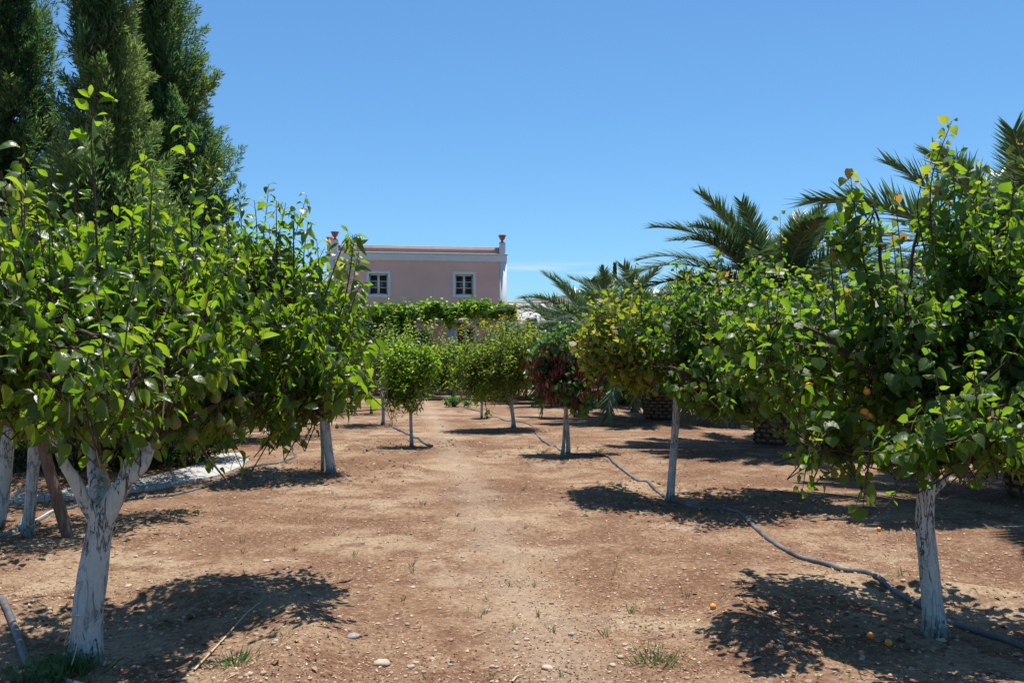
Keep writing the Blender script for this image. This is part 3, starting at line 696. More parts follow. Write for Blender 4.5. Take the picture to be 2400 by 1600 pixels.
bush('dark_tree', 'round dark green tree against the house, under the left end of the pergola', 'tree', 955, 905, [(955,825,70,70,0,1.8),(890,810,75,75,0,1.8),(990,850,50,50,0,1.2),(1040,860,50,40,0,1.2)], 'lance', .20, M['hedge'], 1800, 63, d=36, spacing=.08, twig=(.3,.6))
bush('grey_shrub', 'tall grey-green shrub near the house corner beside the palms', 'shrub', 1210, 900, [(1200,790,60,45,0,1.2),(1180,840,80,55,0,1.2),(1250,780,50,40,0,1.0),(1130,830,50,50,0,1.0)], 'lance', .18, M['greyshrub'], 1500, 64, d=34, spacing=.08, twig=(.3,.6))
for k, (cx, cy, w_, h_, d_, lb) in enumerate([
    (1000,885,90,28,40,'clipped dark hedge at the foot of the pink house'),
    (1200,880,110,30,44,'dark hedge behind the low stone wall'),
    (1340,880,60,34,36,'dark hedge bush behind the pod-hung tree')]):
    bush('hedge', lb, 'hedge', cx, 910, [(cx,cy,w_,h_,0,1.0),(cx+w_*.5,cy-4,w_*.5,h_,0,.9),(cx-w_*.5,cy+2,w_*.5,h_,0,.9)], 'lance', .14, M['hedge'], 650, 70+k, d=d_, spacing=.08, twig=(.3,.5))
BG = [(1650,905,100,50,34,'leafy dark shrub seen under the second apricot crown'),(1830,890,110,60,32,'dark shrub seen behind the palm under the right crowns'),(2010,880,120,70,32,'broad dark shrub filling the gap behind the nearest apricot tree'),
      (2200,880,130,80,30,'dark shrub behind the nearest whitewashed apricot trunk'),(2400,870,130,90,30,'dark shrub at the right edge behind the far right palm')]
for k, (cx, cy, w_, h_, d_, lb) in enumerate(BG):
    bush('shrub', lb, 'shrub', cx, 930, [(cx,cy-20,w_,h_,0,1.6),(cx+w_*.4,cy-35,w_*.6,h_,0,1.2)], 'round', .15, M['hedge'], 520, 80+k, d=d_, spacing=.085, twig=(.3,.5), group='shrubs along the right boundary')
LG = [(600,880,100,110,27,'dark leafy tree behind the flared pear trunk'),(440,860,120,130,25,'dark leafy tree behind the curved slab path'),(760,890,70,60,30,'leafy shrub far behind the twin-stemmed pear')]
for k, (cx, cy, w_, h_, d_, lb) in enumerate(LG):
    bush('dark_tree', lb, 'tree', cx, 940, [(cx,cy-20,w_,h_,0,1.8),(cx-w_*.4,cy-25,w_*.6,h_*.8,0,1.4)], 'round', .15, M['hedge'], 620, 90+k, d=d_, spacing=.085, twig=(.3,.5))
# low dark hedge behind the slab path; forward lobes added to shade it
bush('hedge', 'dense dark hedge behind the curved slab path, with lobes added over the path to shade it', 'hedge', 250, 1060, [(60,1060,150,110,0,.5),(230,1050,150,110,0,.5),(400,1000,140,120,-.3,.9),(500,975,100,90,.0,.8),(200,985,200,110,-1.0,.9),(60,990,160,110,-1.2,.9),(60,935,150,75,-3.5,.8),(200,940,130,75,-3.1,.8),(330,930,110,75,-2.7,.8),(430,925,75,70,-2.1,.7),(150,955,190,80,-2.0,.9),(330,940,160,80,-1.5,.9)], 'lance', .10, M['hedge'], 4300, 66, d=13.0, spacing=.05, twig=(.2,.4), nb=12)

# ------------------------------------------------------------------ cypresses
def cypress(label, px, d, top_z, prof, seed, nplume, lean=0, light=0):
    """prof: list of (z, radius); plumes of scale-leaf sprays all over an uneven cone"""
    global rng
    rng = np.random.default_rng(seed)
    x = (px-1200)/FPX*d; base = np.array([x, d, 0.]); root = thing('cypress_tree', label, 'tree', base)
    zz = np.array([p[0] for p in prof]); rr = np.array([p[1] for p in prof])
    tz = np.linspace(0, top_z, 14)
    P = np.stack([x+lean*tz/top_z+.03*np.sin(tz), np.full(14, d), tz], -1)
    mk('trunk', tube(P, np.linspace(.16, .03, 14), 10, .1, 3), M['bark'], root, base, smooth=True)
    n = nplume
    # sample heights by circumference
    zs = rng.uniform(zz[0], zz[-1], n*3); w = np.interp(zs, zz, rr); keep = rng.uniform(0, w.max(), n*3) < w; zs = zs[keep][:n]; n = len(zs)
    th = rng.uniform(0, 6.283, n); R0 = np.interp(zs, zz, rr)
    lump = np.array([1+.62*mn.noise(Vector((math.cos(a)*1.8+seed, math.sin(a)*1.8, z*1.0)))+.6*mn.noise(Vector((math.cos(a)*3.5+seed, math.sin(a)*3.5, z*2.2))) for a, z in zip(th, zs)])
    depth = rng.uniform(0, 1, n)**.6
    Rr = R0*lump*(.45+.55*depth)
    out = np.stack([np.cos(th), np.sin(th), np.zeros(n)], -1)
    cx = x+lean*zs/top_z
    tip = np.stack([cx, np.full(n, d), zs], -1) + out*Rr[:,None]
    dirv = nrm(out*rng.uniform(.35,1.0,n)[:,None] + np.array([0,0,1.])*rng.uniform(.5,1.1,n)[:,None] + rand_unit(n)*.25)
    L = rng.uniform(.35, .85+light, n); P0 = tip-dirv*L[:,None]
    # each plume : side sprays
    m = 110; idx = np.repeat(np.arange(n), m); t = np.tile(np.linspace(0, 1, m), n)+rng.uniform(-.02,.02,n*m)
    T = dirv[idx]; A = nrm(np.cross(T, np.array([.1,.2,.95]))); B = np.cross(T, A)
    ph = rng.uniform(0, 6.283, n*m); wid = (.17*(1-t)+.02)*rng.uniform(.2, 1, n*m)
    Q = P0[idx]+T*(L[idx]*t)[:,None]+(np.cos(ph)[:,None]*A+np.sin(ph)[:,None]*B)*wid[:,None]*(L[idx]/.6)[:,None]
    rad = np.cos(ph)[:,None]*A+np.sin(ph)[:,None]*B
    D = nrm(T*.8+rad*.55+rand_unit(n*m)*.35)
    bl = rng.uniform(.06,.13,n*m)
    lv = np.array([mn.noise(Vector((q[0]*1.1+seed, q[1]*1.1, q[2]*1.1))) for q in tip])
    shade = (.38+light+.7*lv+rng.uniform(-.2,.2,n)).clip(0,.9)[idx]; v = (shade+rng.uniform(0,.25,n*m)).clip(0,1); v = np.where(rng.uniform(0,1,n*m) < .015, 1, v*.9)
    tpl_ = (np.array([[0,0,0],[.10,.4,.03],[0,1,0],[-.10,.4,.03]]), np.array([[0,1,2,3]]))
    lp = place_leaves(tpl_, Q, D, rand_unit(n*m), bl, v)
    ctr = np.stack([cx, np.full(n, d), zs-.5], -1)
    mk('branches', [thin_tubes(ctr, (ctr+P0)/2+np.array([0,0,-.05]), P0, .015, .006), thin_tubes(P0, (P0+tip)/2, tip, .006, .002)], M['bark'], root, base)
    mk('crown', [lp], M['cypress'], root, base)
cypress('broad dense cypress at the left edge, its top cut off by the photo', 15, 14.5, 9.6, [(.6,1.2),(3,1.2),(5,.9),(7,.66),(9.2,.55),(10.5,.2)], 101, 1700)
cypress('ragged loose cypress with feathery light green sprays, middle one of the three', 250, 13.6, 9.0, [(.6,1.3),(2.6,1.4),(4.2,1.1),(5.6,.74),(7,.54),(8.2,.46),(9.8,.1)], 102, 1700, light=.25)
cypress('tall dark cypress column with a sloping right side, rightmost of the three', 480, 16.0, 11.0, [(.6,1.3),(3,1.2),(4.5,1.05),(6,.84),(8,.60),(10,.45),(12,.1)], 103, 2000, lean=-1.15, light=-.02)
# distant spires
for px, py, lb in ((1412, 628, 'thin far cypress spire, left of the pair above the palms'), (1441, 622, 'thin far cypress spire, right of the pair above the palms')):
    rng = np.random.default_rng(px); d = 60.; x = (px-1200)/FPX*d; zt = CH+(HOR-py)/FPX*d
    root = thing('cypress_tree', lb, 'tree', (x, d, 0)); base = np.array([x, d, 0.])
    n = 3500; z = rng.uniform(.6, 1, n)**.8*zt; z = rng.uniform(.5, zt, n)
    r = .26*np.clip((zt-z)/3.4, .02, 1); th = rng.uniform(0, 6.28, n)
    Q = np.stack([x+np.cos(th)*r*rng.uniform(.3,1,n), d+np.sin(th)*r, z], -1)
    lp = place_leaves((np.array([[-.2,.3,0],[0,0,0],[.2,.3,.03],[0,1,0]]), np.array([[1,2,3,0]])), Q, nrm(np.stack([np.cos(th)*.4, np.sin(th)*.4, np.ones(n)], -1)), rand_unit(n), rng.uniform(.2,.35,n), rng.uniform(0,.6,n))
    mk('trunk', tube([[x,d,0],[x,d,zt*.5],[x,d,zt*.95]], [.12,.07,.02], 6), M['bark'], root, base)
    mk('crown', [lp], M['cypress'], root, base)

# ------------------------------------------------------------------ palms
def frond_mesh(L, nl, seed, sag):
    r = np.random.default_rng(seed)
    t = np.linspace(0, 1, 16); # rachis in the xz plane, leaving the crown along +x
    ang = R(78)-sag*t**1.35
    ds = L/15; X = np.concatenate([[0], np.cumsum(np.cos(ang[:-1])*ds)]); Z = np.concatenate([[0], np.cumsum(np.sin(ang[:-1])*ds)])
    P = np.stack([X, .05*np.sin(t*3)*r.uniform(-1,1)*L*.3, Z], -1)
    stalk = tube(P, np.linspace(.026,.004,16), 5, 0)
    q = np.repeat(np.linspace(.10, .995, nl), 2); side = np.tile([1,-1], nl)
    Q = np.stack([np.interp(q, t, P[:,k]) for k in range(3)], -1)
    Tg = nrm(np.gradient(P, axis=0)); T = nrm(np.stack([np.interp(q, t, Tg[:,k]) for k in range(3)], -1))
    S = np.cross(T, np.array([0,1.,0])); U = nrm(-S) ; U = np.where(U[:,2:3] < 0, -U, U)
    Y = np.array([0,1.,0])
    n = len(q)
    D = nrm(T*(.55+.7*q)[:,None] + Y*side[:,None]*(1-.35*q)[:,None] + U*r.uniform(.1,.55,n)[:,None] - np.array([0,0,1.])*r.uniform(0,.25,n)[:,None] + r.standard_normal((n,3))*.11)
    ll = (.17+.36*np.sin(np.clip(.12+q*.82,0,1)*math.pi)**.7)*r.uniform(.85,1.1,n)*L/3
    w = .031
    V0 = np.array([[-.5,0,0],[.5,0,0],[.42,.5,-.01],[-.42,.5,-.01],[0,1,-.06]])
    Sd = nrm(np.cross(D, U+r.standard_normal((n,3))*.2)); Nn = np.cross(Sd, D)
    V = Q[:,None,:]+V0[None,:,0:1]*w*Sd[:,None,:]+V0[None,:,1:2]*ll[:,None,None]*D[:,None,:]+V0[None,:,2:3]*ll[:,None,None]*Nn[:,None,:]
    off = (np.arange(n)*5)[:,None,None]
    F4 = (np.array([[0,1,2,3]])[None]+off).reshape(-1,4); F3 = (np.array([[3,2,4]])[None]+off).reshape(-1,3)
    V = V.reshape(-1,3); v = np.repeat(r.uniform(0,.8,n),5)
    lf_me = mk('leaflets', [(V, F4, v), (V, F3, v)], M['palm'])
    st_me = mk('frond', stalk, M['frondstalk'], smooth=True)
    a, b = st_me.data, lf_me.data
    bpy.data.objects.remove(lf_me); bpy.data.objects.remove(st_me)
    return a, b
FR = [frond_mesh(3.0, 130, 300+k, R(s)) for k, s in enumerate((42, 72, 100, 128))]
def palm(label, px, py, trunk_h, trunk_r, L, seed, nf=44, d=None, lean_=60):
    global rng
    rng = np.random.default_rng(seed); rr = random.Random(seed)
    if d is None: x, y = gxy(px, py)
    else: x, y = (px-1200)/FPX*d, d
    root = thing('palm_tree', label, 'palm', (x, y, 0), 'date palms on the right')
    org = np.array([x, y, 0.])
    core = lathe([(trunk_r*.8,-.05),(trunk_r*.98,.1),(trunk_r*1.05,trunk_h*.35),(trunk_r*.95,trunk_h*.7),(trunk_r*.6,trunk_h),(trunk_r*.2,trunk_h+.18)], 28)
    parts = [core]; cuts = []
    rows = max(6, int(trunk_h/.085)); nper = 15
    for j in range(rows):
        z = .03+trunk_h*j/rows; rad = np.interp(z/trunk_h, [0,.35,.75,1], [.97,1.05,.93,.6])*trunk_r
        for k in range(nper):
            th = (k+.5*(j % 2))/nper*6.283+rng.normal(0,.03); o_ = np.array([math.cos(th), math.sin(th), 0]); s_ = np.array([-math.sin(th), math.cos(th), 0]); u_ = np.array([0,0,1.])
            w, h, t = rad*.22, .075, rng.uniform(.03,.075)
            c = np.array([0,0,z])+o_*rad*.94
            V = [c-s_*w-u_*h*.2, c+s_*w-u_*h*.2, c+s_*w*.8+u_*h, c-s_*w*.8+u_*h, c-s_*w*.7+o_*t+u_*h*.75, c+s_*w*.7+o_*t+u_*h*.75, c+s_*w*.6+o_*t*.9+u_*h*1.3, c-s_*w*.6+o_*t*.9+u_*h*1.3]
            V = np.array(V)
            parts.append((V, np.array([[0,1,5,4],[1,2,6,5],[3,0,4,7],[2,3,7,6]]))); cuts.append((V[4:8]+o_*.002, np.array([[0,1,2,3]])))
    tk = mk('trunk', parts, M['boot'], root)
    tag(mk('leaf_scars', cuts, M['bootcut'], tk), kind='stuff')
    for k in range(nf):
        f = k/nf; az = k*2.39996+rr.uniform(-.25,.25)
        kind = min(3, int(f*4)); me = FR[kind]
        tilt = f*math.radians(lean_)+rr.uniform(-.08,.08)     # outward lean grows with age
        o = bpy.data.objects.new('frond', me[0]); C.objects.link(o); o.parent = root
        lf = bpy.data.objects.new('leaflets', me[1]); C.objects.link(lf); lf.parent = o
        s = L/3*rr.uniform(.85,1.08)*(0.82+.25*min(1, f*2.5)); o.scale = (s, s, s)
        z0 = trunk_h+.12-.25*f; r0 = trunk_r*.35*f
        o.location = (math.cos(az)*r0, math.sin(az)*r0, z0); o.rotation_euler = (rr.uniform(-.15,.15), tilt, az)
palm('palm with thick pineapple trunk just right of the tall slender apricot trunk... left of the second apricot trunk', 1550, 982, 1.2, .44, 3.4, 201, 46)
palm('palm at the back, partly hidden by the tree with red-brown pods', 1412, 944, 1.4, .40, 4.0, 202, 54, lean_=54)
palm('palm rising behind the second apricot crown, its dark trunk seen under the leaves', 1818, 1042, 2.2, .36, 2.8, 203, 58, lean_=50)
palm('large palm at the right edge behind the nearest apricot tree', 2440, 1166, 1.75, .34, 3.0, 204, 50)
palm('palm farthest back, left of the others, reaching toward the house corner', 1335, 925, 1.15, .4, 3.3, 205, 50, d=33, lean_=55)
for o in C.objects:
    if o.get('label', '').startswith('palm with thick'): o['label'] = 'palm with thick pineapple-patterned trunk beside the tall slender apricot trunk'

# ------------------------------------------------------------------ house
HL, HR = np.array([(767-1200)/FPX*41, 41.]), np.array([(1186-1200)/FPX*42.1, 42.1])
hv = HR-HL; HW = float(np.hypot(*hv)); ha = math.atan2(hv[1], hv[0]); HU = hv/HW
def hu(px):            # photo column -> position along the facade
    k = (px-1200)/FPX  # x = k*y on the facade line
    t = (k*HL[1]-HL[0])/(HU[0]-k*HU[1]); return float(t)
def hz(py, px): return CH+(HOR-py)/FPX*(HL[1]+HU[1]*hu(px))
house = thing('house', 'two-storey pink house with white trim and flat parapet roof behind the orchard', 'house', (HL[0], HL[1], 0), None, ha)
HD = 8.0
ops = []
for (a, b, t, bo) in ((865, 909, 641, 690), (1067, 1109, 643, 691)): ops.append((hu(a), hu(b), hz(bo, a), hz(t, a)))
ops.append((hu(1070), hu(1113), 1.95, hz(767, 1090))); ops.append((hu(963), hu(1005), .05, hz(779, 990)))
ZW = 6.95
us = sorted({0.0, HW, *[o[0] for o in ops], *[o[1] for o in ops]}); zs = sorted({-.2, 6.3, *[o[2] for o in ops], *[o[3] for o in ops]})
wall = []
for i in range(len(us)-1):
    for j in range(len(zs)-1):
        uc, zc = (us[i]+us[i+1])/2, (zs[j]+zs[j+1])/2
        if any(o[0] < uc < o[1] and o[2] < zc < o[3] for o in ops): continue
        wall.append((np.array([[us[i],0,zs[j]],[us[i+1],0,zs[j]],[us[i+1],0,zs[j+1]],[us[i],0,zs[j+1]]]), np.array([[0,1,2,3]])))
for o in ops:   # reveals
    a, b, c, d = o; t = .28
    for q in ([[a,0,c],[a,t,c],[a,t,d],[a,0,d]], [[b,0,c],[b,0,d],[b,t,d],[b,t,c]], [[a,0,d],[a,t,d],[b,t,d],[b,0,d]], [[a,0,c],[b,0,c],[b,t,c],[a,t,c]]):
        wall.append((np.array(q), np.array([[0,1,2,3]])))
wall += [box(.001, HW-.001, .30, HD, -.2, 6.3)]
mk('wall', wall, M['pink'], house)
mk('parapet', [box(.1, HW-.1, .05, .3, 6.64, 6.93), box(.1, .3, .3, HD-.1, 6.64, 6.93), box(HW-.3, HW-.1, .3, HD-.1, 6.64, 6.93)], M['pinkdark'], house)
mk('parapet_cap', [box(.08, HW-.08, .02, .33, 6.93, 6.97)], M['trim'], house)
mk('roof', [box(.05, HW-.05, .35, HD-.05, 6.3, 6.5)], M['trim'], house)
bevel(mk('cornice', [box(-.04, HW+.04, -.05, HD, 6.25, 6.58), box(-.09, HW+.09, -.11, HD+.04, 6.58, 6.645)], M['trim'], house), .015)
mk('corner_trim', [box(HW-.30, HW+.03, -.04, .5, -.2, 6.25)], M['trim'], house)
mk('corner_trim', [box(-.03, .30, -.04, .5, -.2, 6.25)], M['trim'], house)
piers = [(hu(776), hu(793), hz(564, 785)), (hu(1170.5), hu(1184.5), hz(571.5, 1178))]
for a, b, zt in piers:
    bevel(mk('parapet_pier', [box(a, b, -.03, b-a-.03, 6.645, zt), box(a-.03, b+.03, -.06, b-a, zt, zt+.04)], M['trim'], house), .01)
mk('chimney', [box(-.06, hu(776)-.01, .6, 1.0, 6.3, hz(553, 770)), box(-.1, hu(776)+.03, .56, 1.04, hz(553,770), hz(553,770)+.05)], M['orange'], house)
def window(a, b, c, d, door=False, dark=False, name='window'):
    s = .13; y0 = .16
    w = mk(name, [box(a-s, b+s, -.035, -.002, d, d+s), box(a-s, a, -.035, -.002, c-(0 if door else s), d), box(b, b+s, -.035, -.002, c-(0 if door else s), d)] + ([] if door else [box(a, b, -.035, -.002, c-s, c)]), M['trim'], house)
    bevel(w, .008)
    fm = M['sash'] if not dark else M['trim']
    t = .055
    fr = [box(a, a+t, y0, y0+.06, c, d), box(b-t, b, y0, y0+.06, c, d), box(a+t, b-t, y0, y0+.06, d-t, d), box(a+t, b-t, y0, y0+.06, c, c+t)]
    m = (a+b)/2; fr.append(box(m-.055, m+.055, y0-.015, y0+.05, c+t, d-t))
    h = (d-c-2*t)
    for k in (1, 2):
        z = c+t+h*k/3
        fr += [box(a+t, m-.055, y0+.01, y0+.05, z-.016, z+.016), box(m+.055, b-t, y0+.01, y0+.05, z-.016, z+.016)]
    mk('frame', fr, fm, w); mk('glass', [box(a+.02, b-.02, y0+.03, y0+.04, c+.02, d-.02)], M['glass'], w)
    mk('blind_box', [box(a, b, y0-.06, y0-.02, d-.07, d)], M['sash'] if not dark else M['greywood'], w)
for o in ops[:3]: window(*o)
window(*ops[3], door=True, name='glazed_door')
# urns on the piers
def urn(x, z, label):
    c = HL+HU*x; o = mk('terracotta_urn', [lathe([(.0,0),(.13,0),(.13,.05),(.06,.08),(.05,.13),(.12,.2),(.165,.30),(.15,.33),(.21,.37),(.21,.40),(.17,.40),(.15,.36),(0,.35)], 20)], M['terracotta'], smooth=False)
    off = np.array([-HU[1], HU[0]])*.12
    o.location = (c[0]+off[0], c[1]+off[1], z+.04); tag(o, label, 'urn', 'urns on the parapet'); return o
urn((piers[0][0]+piers[0][1])/2, piers[0][2], 'terracotta urn on the left roof pier of the pink house')
urn((piers[1][0]+piers[1][1])/2, piers[1][2], 'terracotta urn on the right roof pier of the pink house')

# pergola with vine
pg = thing('pergola', 'vine-covered pergola of pale beams in front of the pink house', 'pergola', (-4, 38, 0))
org = np.array([-4,38,0.])
for x in (-7.4, -5.0, -2.6, -.35):
    mk('post', [box(x-.1, x+.1, 36.3, 36.5, -.1, 3.05)], M['trim'], pg, org)
mk('front_beam', [box(-7.8, 0, 36.28, 36.46, 3.05, 3.22)], M['trim'], pg, org)
for k in range(14):
    x = -7.6+k*.58
    mk('rafter', [box(x-.05, x+.05, 36.0, 41.0+.07*k, 3.222, 3.34)], M['timber'], pg, org)
rng = np.random.default_rng(9)
n = 9000
x = rng.uniform(-8.0, .15, n); y = rng.uniform(35.8, 40.2, n)
topz = 3.5+.42*np.array([mn.noise(Vector((a*.9, b*.9, 2)))+.6*mn.noise(Vector((a*3, b*3, 2))) for a, b in zip(x, y)])
z = topz+rng.normal(0, .10, n)
nf = 6500; xf = rng.uniform(-8.0, .15, nf); lumpv = np.array([mn.noise(Vector((a*1.1, 3, 1)))+.5*mn.noise(Vector((a*3.3, 3, 1))) for a in xf]); yf = rng.normal(36.15, .18, nf)-.45*lumpv; bot = np.array([3.15-.9*max(0, mn.noise(Vector((a*.9, 7, 1))))*1.6 - .55*mn.noise(Vector((a*3.2, 7, 1))) for a in xf]); bot = np.where(xf < -4.2, bot-.5, bot+.28)
zf = bot+(3.78+.25*lumpv-bot)*rng.uniform(0, 1, nf)
Q = np.concatenate([np.stack([x,y,z],-1), np.stack([xf,yf,zf],-1)]); m_ = len(Q)
gv = thing('grape_vine', 'leafy green grape vine spread over the pergola roof', 'vine', (-7.4, 36.1, 0)); go = np.array([-7.4,36.1,0.])
D = nrm(rand_unit(m_)*.8+np.array([0,-.6,-.35]))
mk('foliage', [place_leaves(tpl('vine', False), Q, D, nrm(np.array([0,-.5,.8])+rand_unit(m_)*.6), rng.uniform(.12,.2,m_), rng.uniform(0,1,m_)**1.3)], M['vine'], gv, go)
sh = []
for k in range(26):
    a = rng.uniform(-7.8, 0); e = np.array([a+rng.normal(0,.2), 36.1, 3.85+rng.uniform(.1,.32)]); sh.append([np.array([a,36.2,3.5]), (np.array([a,36.2,3.5])+e)/2, e])
sh = np.array(sh)
st = [thin_tubes(sh[:,0], sh[:,1], sh[:,2], .008, .004)]+tube(smooth_path([[-7.3,36.15,0],[-7.2,36.1,1.5],[-7.3,36.1,3.3],[-5,36.8,3.45],[-2,37.2,3.5],[-.3,37,3.5]], 5), .04, 6, 0)
mk('stems', st, M['bark'], gv, go)
lp, _ = twig_leaves(sh[:,0], sh[:,1], sh[:,2], 'vine', .1, .07, False, .5); mk('shoot_leaves', [lp], M['vine'], gv, go)

# white neighbouring building and wall
nb_ = thing('white_house', 'low white flat-roofed house behind the pink house corner', 'house', (1.2, 62, 0)); o0 = np.array([1.2,62,0.])
mk('wall', [box(-1.6, 2.6, 62, 69, -.2, 5.45)], M['whitehouse'], nb_, o0)
mk('parapet', [box(-1.65, 2.65, 61.95, 62.2, 5.45, 5.6)], M['whitehouse'], nb_, o0)
mk('chimney', [box(1.9, 2.3, 63, 63.4, 5.3, 5.5)], M['whitehouse'], nb_, o0)
for xx in (1.0,): mk('window', [box(xx, xx+.8, 61.97, 62.0, 3.2, 4.4)], M['glass'], nb_, o0)

# low rubble wall at the back
lw = []
rng = np.random.default_rng(12)
for k in range(46):
    x = -1.6+k*.2; t = k/45
    yy = 41.3-1.5*t+.5*math.sin(t*3)
    for l in range(2):
        w, h = rng.uniform(.09,.12), rng.uniform(.055,.075)
        V, F = box(x-w, x+w, yy-.12, yy+.12, l*.11-.06, l*.11+h); V = V+rng.normal(0,.012,V.shape); lw.append((V, F))
o = mk('stone_wall', lw, M['wallstone']); tag(o, 'very low pale rubble wall at the far end of the orchard', 'wall'); bevel(o, .015)

# hills
def hills(name, d, pts, base=-5):
    X = np.array([(p[0]-1200)/FPX*d for p in pts]); Z = np.array([CH+(HOR-p[1])/FPX*d for p in pts])
    xs = np.linspace(X[0], X[-1], 160); zt = np.interp(xs, X, Z)
    V = []; rows = 14
    for j in range(rows):
        t = j/(rows-1)
        for i, x in enumerate(xs):
            zz = base+(zt[i]-base)*math.sin(t*math.pi/2)**.8 + (mn.noise(Vector((x*.01, t*4, 1)))*8+mn.noise(Vector((x*.04, t*9, 1)))*2.2)*(1 if t > .05 else 0)
            V.append((x, d-160+t*330, zz))
    for i, x in enumerate(xs): V.append((x, d+700, base))
    n = len(xs); i = np.arange(rows)[:,None]*n; j = np.arange(n-1)[None,:]
    F = np.stack([i+j, i+j+1, i+n+j+1, i+n+j], -1).reshape(-1,4)
    o = mk(name, [(np.array(V), F)], M['hill'], smooth=True); tag(o, kind='structure')
hills('hills', 900, [(-1500,800),(0,760),(600,740),(900,720),(1100,706),(1187,690),(1250,677),(1300,670),(1340,668),(1400,672),(1550,690),(1800,700),(2100,720),(2600,730),(3800,770)])

# ------------------------------------------------------------------ curved slab path
near = [(-160,1200),(15,1182),(150,1168),(326,1149),(420,1134),(510,1116),(560,1097),(584,1080)]
far_ = [(-160,1180),(15,1167),(150,1150),(347,1121),(410,1106),(459,1091),(505,1068),(560,1064)]
A = smooth_path([(*gxy(*p), 0) for p in near], 5); B = smooth_path([(*gxy(*p), 0) for p in far_], 5)
V, F = [], []
def rib(a, b, z0, z1):
    return [(a[0],a[1],z1),(b[0],b[1],z1),(b[0],b[1],z0),(a[0],a[1],z0)]
parts = []; n = len(A)
s = np.linspace(0, n-1, 26); At = np.stack([np.interp(s, np.arange(n), A[:,k]) for k in range(3)], -1); Bt = np.stack([np.interp(s, np.arange(n), B[:,k]) for k in range(3)], -1)
for i in range(25):
    a0, a1 = At[i]*.985+At[i+1]*.015, At[i+1]*.985+At[i]*.015; b0, b1 = Bt[i]*.985+Bt[i+1]*.015, Bt[i+1]*.985+Bt[i]*.015
    zt = .025+rng.uniform(-.003,.003)
    V = np.array([[*a0[:2],zt],[*a1[:2],zt],[*b1[:2],zt],[*b0[:2],zt],[*a0[:2],-.03],[*a1[:2],-.03],[*b1[:2],-.03],[*b0[:2],-.03]])
    parts.append((V, np.array([[0,1,2,3],[0,4,5,1],[1,5,6,2],[2,6,7,3],[3,7,4,0]])))
o = mk('path', parts, M['slab']); tag(o, kind='structure'); bevel(o, .005)

# ------------------------------------------------------------------ pipes
def pipe(label, pts, r, mat, group=None, name='irrigation_pipe', lift=.0, seed=0):
    P = smooth_path([(*gxy(*p), 0) for p in pts], 10); 
    out = []
    for q in P:
        wob = mn.noise(Vector((q[0]*1.7, q[1]*1.7, seed)))*.009; x, y = q[0]+wob, q[1]+wob
        out.append((x, y, gh(x, y)+r*(.5+.9*mn.noise(Vector((x*1.1, y*1.1, seed+4))))+lift))
    o = mk(name, tube(out, r, 9, 0), mat, smooth=True); tag(o, label, 'pipe', group); return o
pipe('long grey irrigation pipe winding past the right row of trunks', [(1255,1012),(1268,1030),(1300,1048),(1335,1062),(1388,1068),(1420,1075),(1460,1100),(1500,1130),(1560,1163),(1600,1178),(1645,1189),(1700,1190),(1740,1210),(1800,1262),(1870,1304),(1940,1325),(2000,1350),(2070,1376),(2150,1413),(2215,1443),(2280,1470),(2400,1518),(2520,1570)], .019, M['pipe'])
pipe('dark irrigation pipe curving along the near side of the slab path', [(80,1225),(200,1180),(306,1167),(434,1152),(561,1116),(640,1088),(684,1074),(690,1062),(676,1040),(660,1025)], .019, M['pipe'], seed=3)
pipe('thin dark pipe lying across the soil behind the curved-trunk tree', [(1068,948),(1095,957),(1128,965)], .016, M['pipe'], seed=4)
pipe('thin dark pipe between the thin young tree and the curved-trunk tree', [(1140,976),(1168,978),(1185,986),(1230,991),(1250,1000)], .016, M['pipe'], seed=5)
pipe('short dark pipe piece crossing behind the young citrus trunk', [(914,995),(935,1008),(960,1020),(985,1034),(1012,1047)], .026, M['pipe'], seed=6)
pipe('grey pipe in the bottom left corner, splashed with whitewash', [(-40,1370),(-5,1425),(20,1460),(42,1505),(62,1548),(92,1580),(110,1600),(150,1680)], .022, M['pipe'], seed=7)
pipe('pale pipe end at the bottom edge below the red scrap', [(128,1582),(160,1588),(200,1602),(260,1630)], .014, M['palepipe'], seed=8)
pipe('pale straight pipe between the slim trunk and the timber prop', [(77,1224),(110,1212),(142,1201)], .018, M['palepipe'], seed=9)
pipe('green-stained hose coming in from the left edge to the slim trunk', [(-60,1262),(0,1252),(30,1246),(48,1232),(56,1215)], .024, simple('green_stained_hose', (.06,.13,.12), (.25,.33,.31), 8, .6, .3), seed=10)
pipe('thin bent branch-like pipe lying behind the twin-stemmed pear', [(622,1008),(632,1020),(642,1030)], .016, M['palepipe'], seed=11)

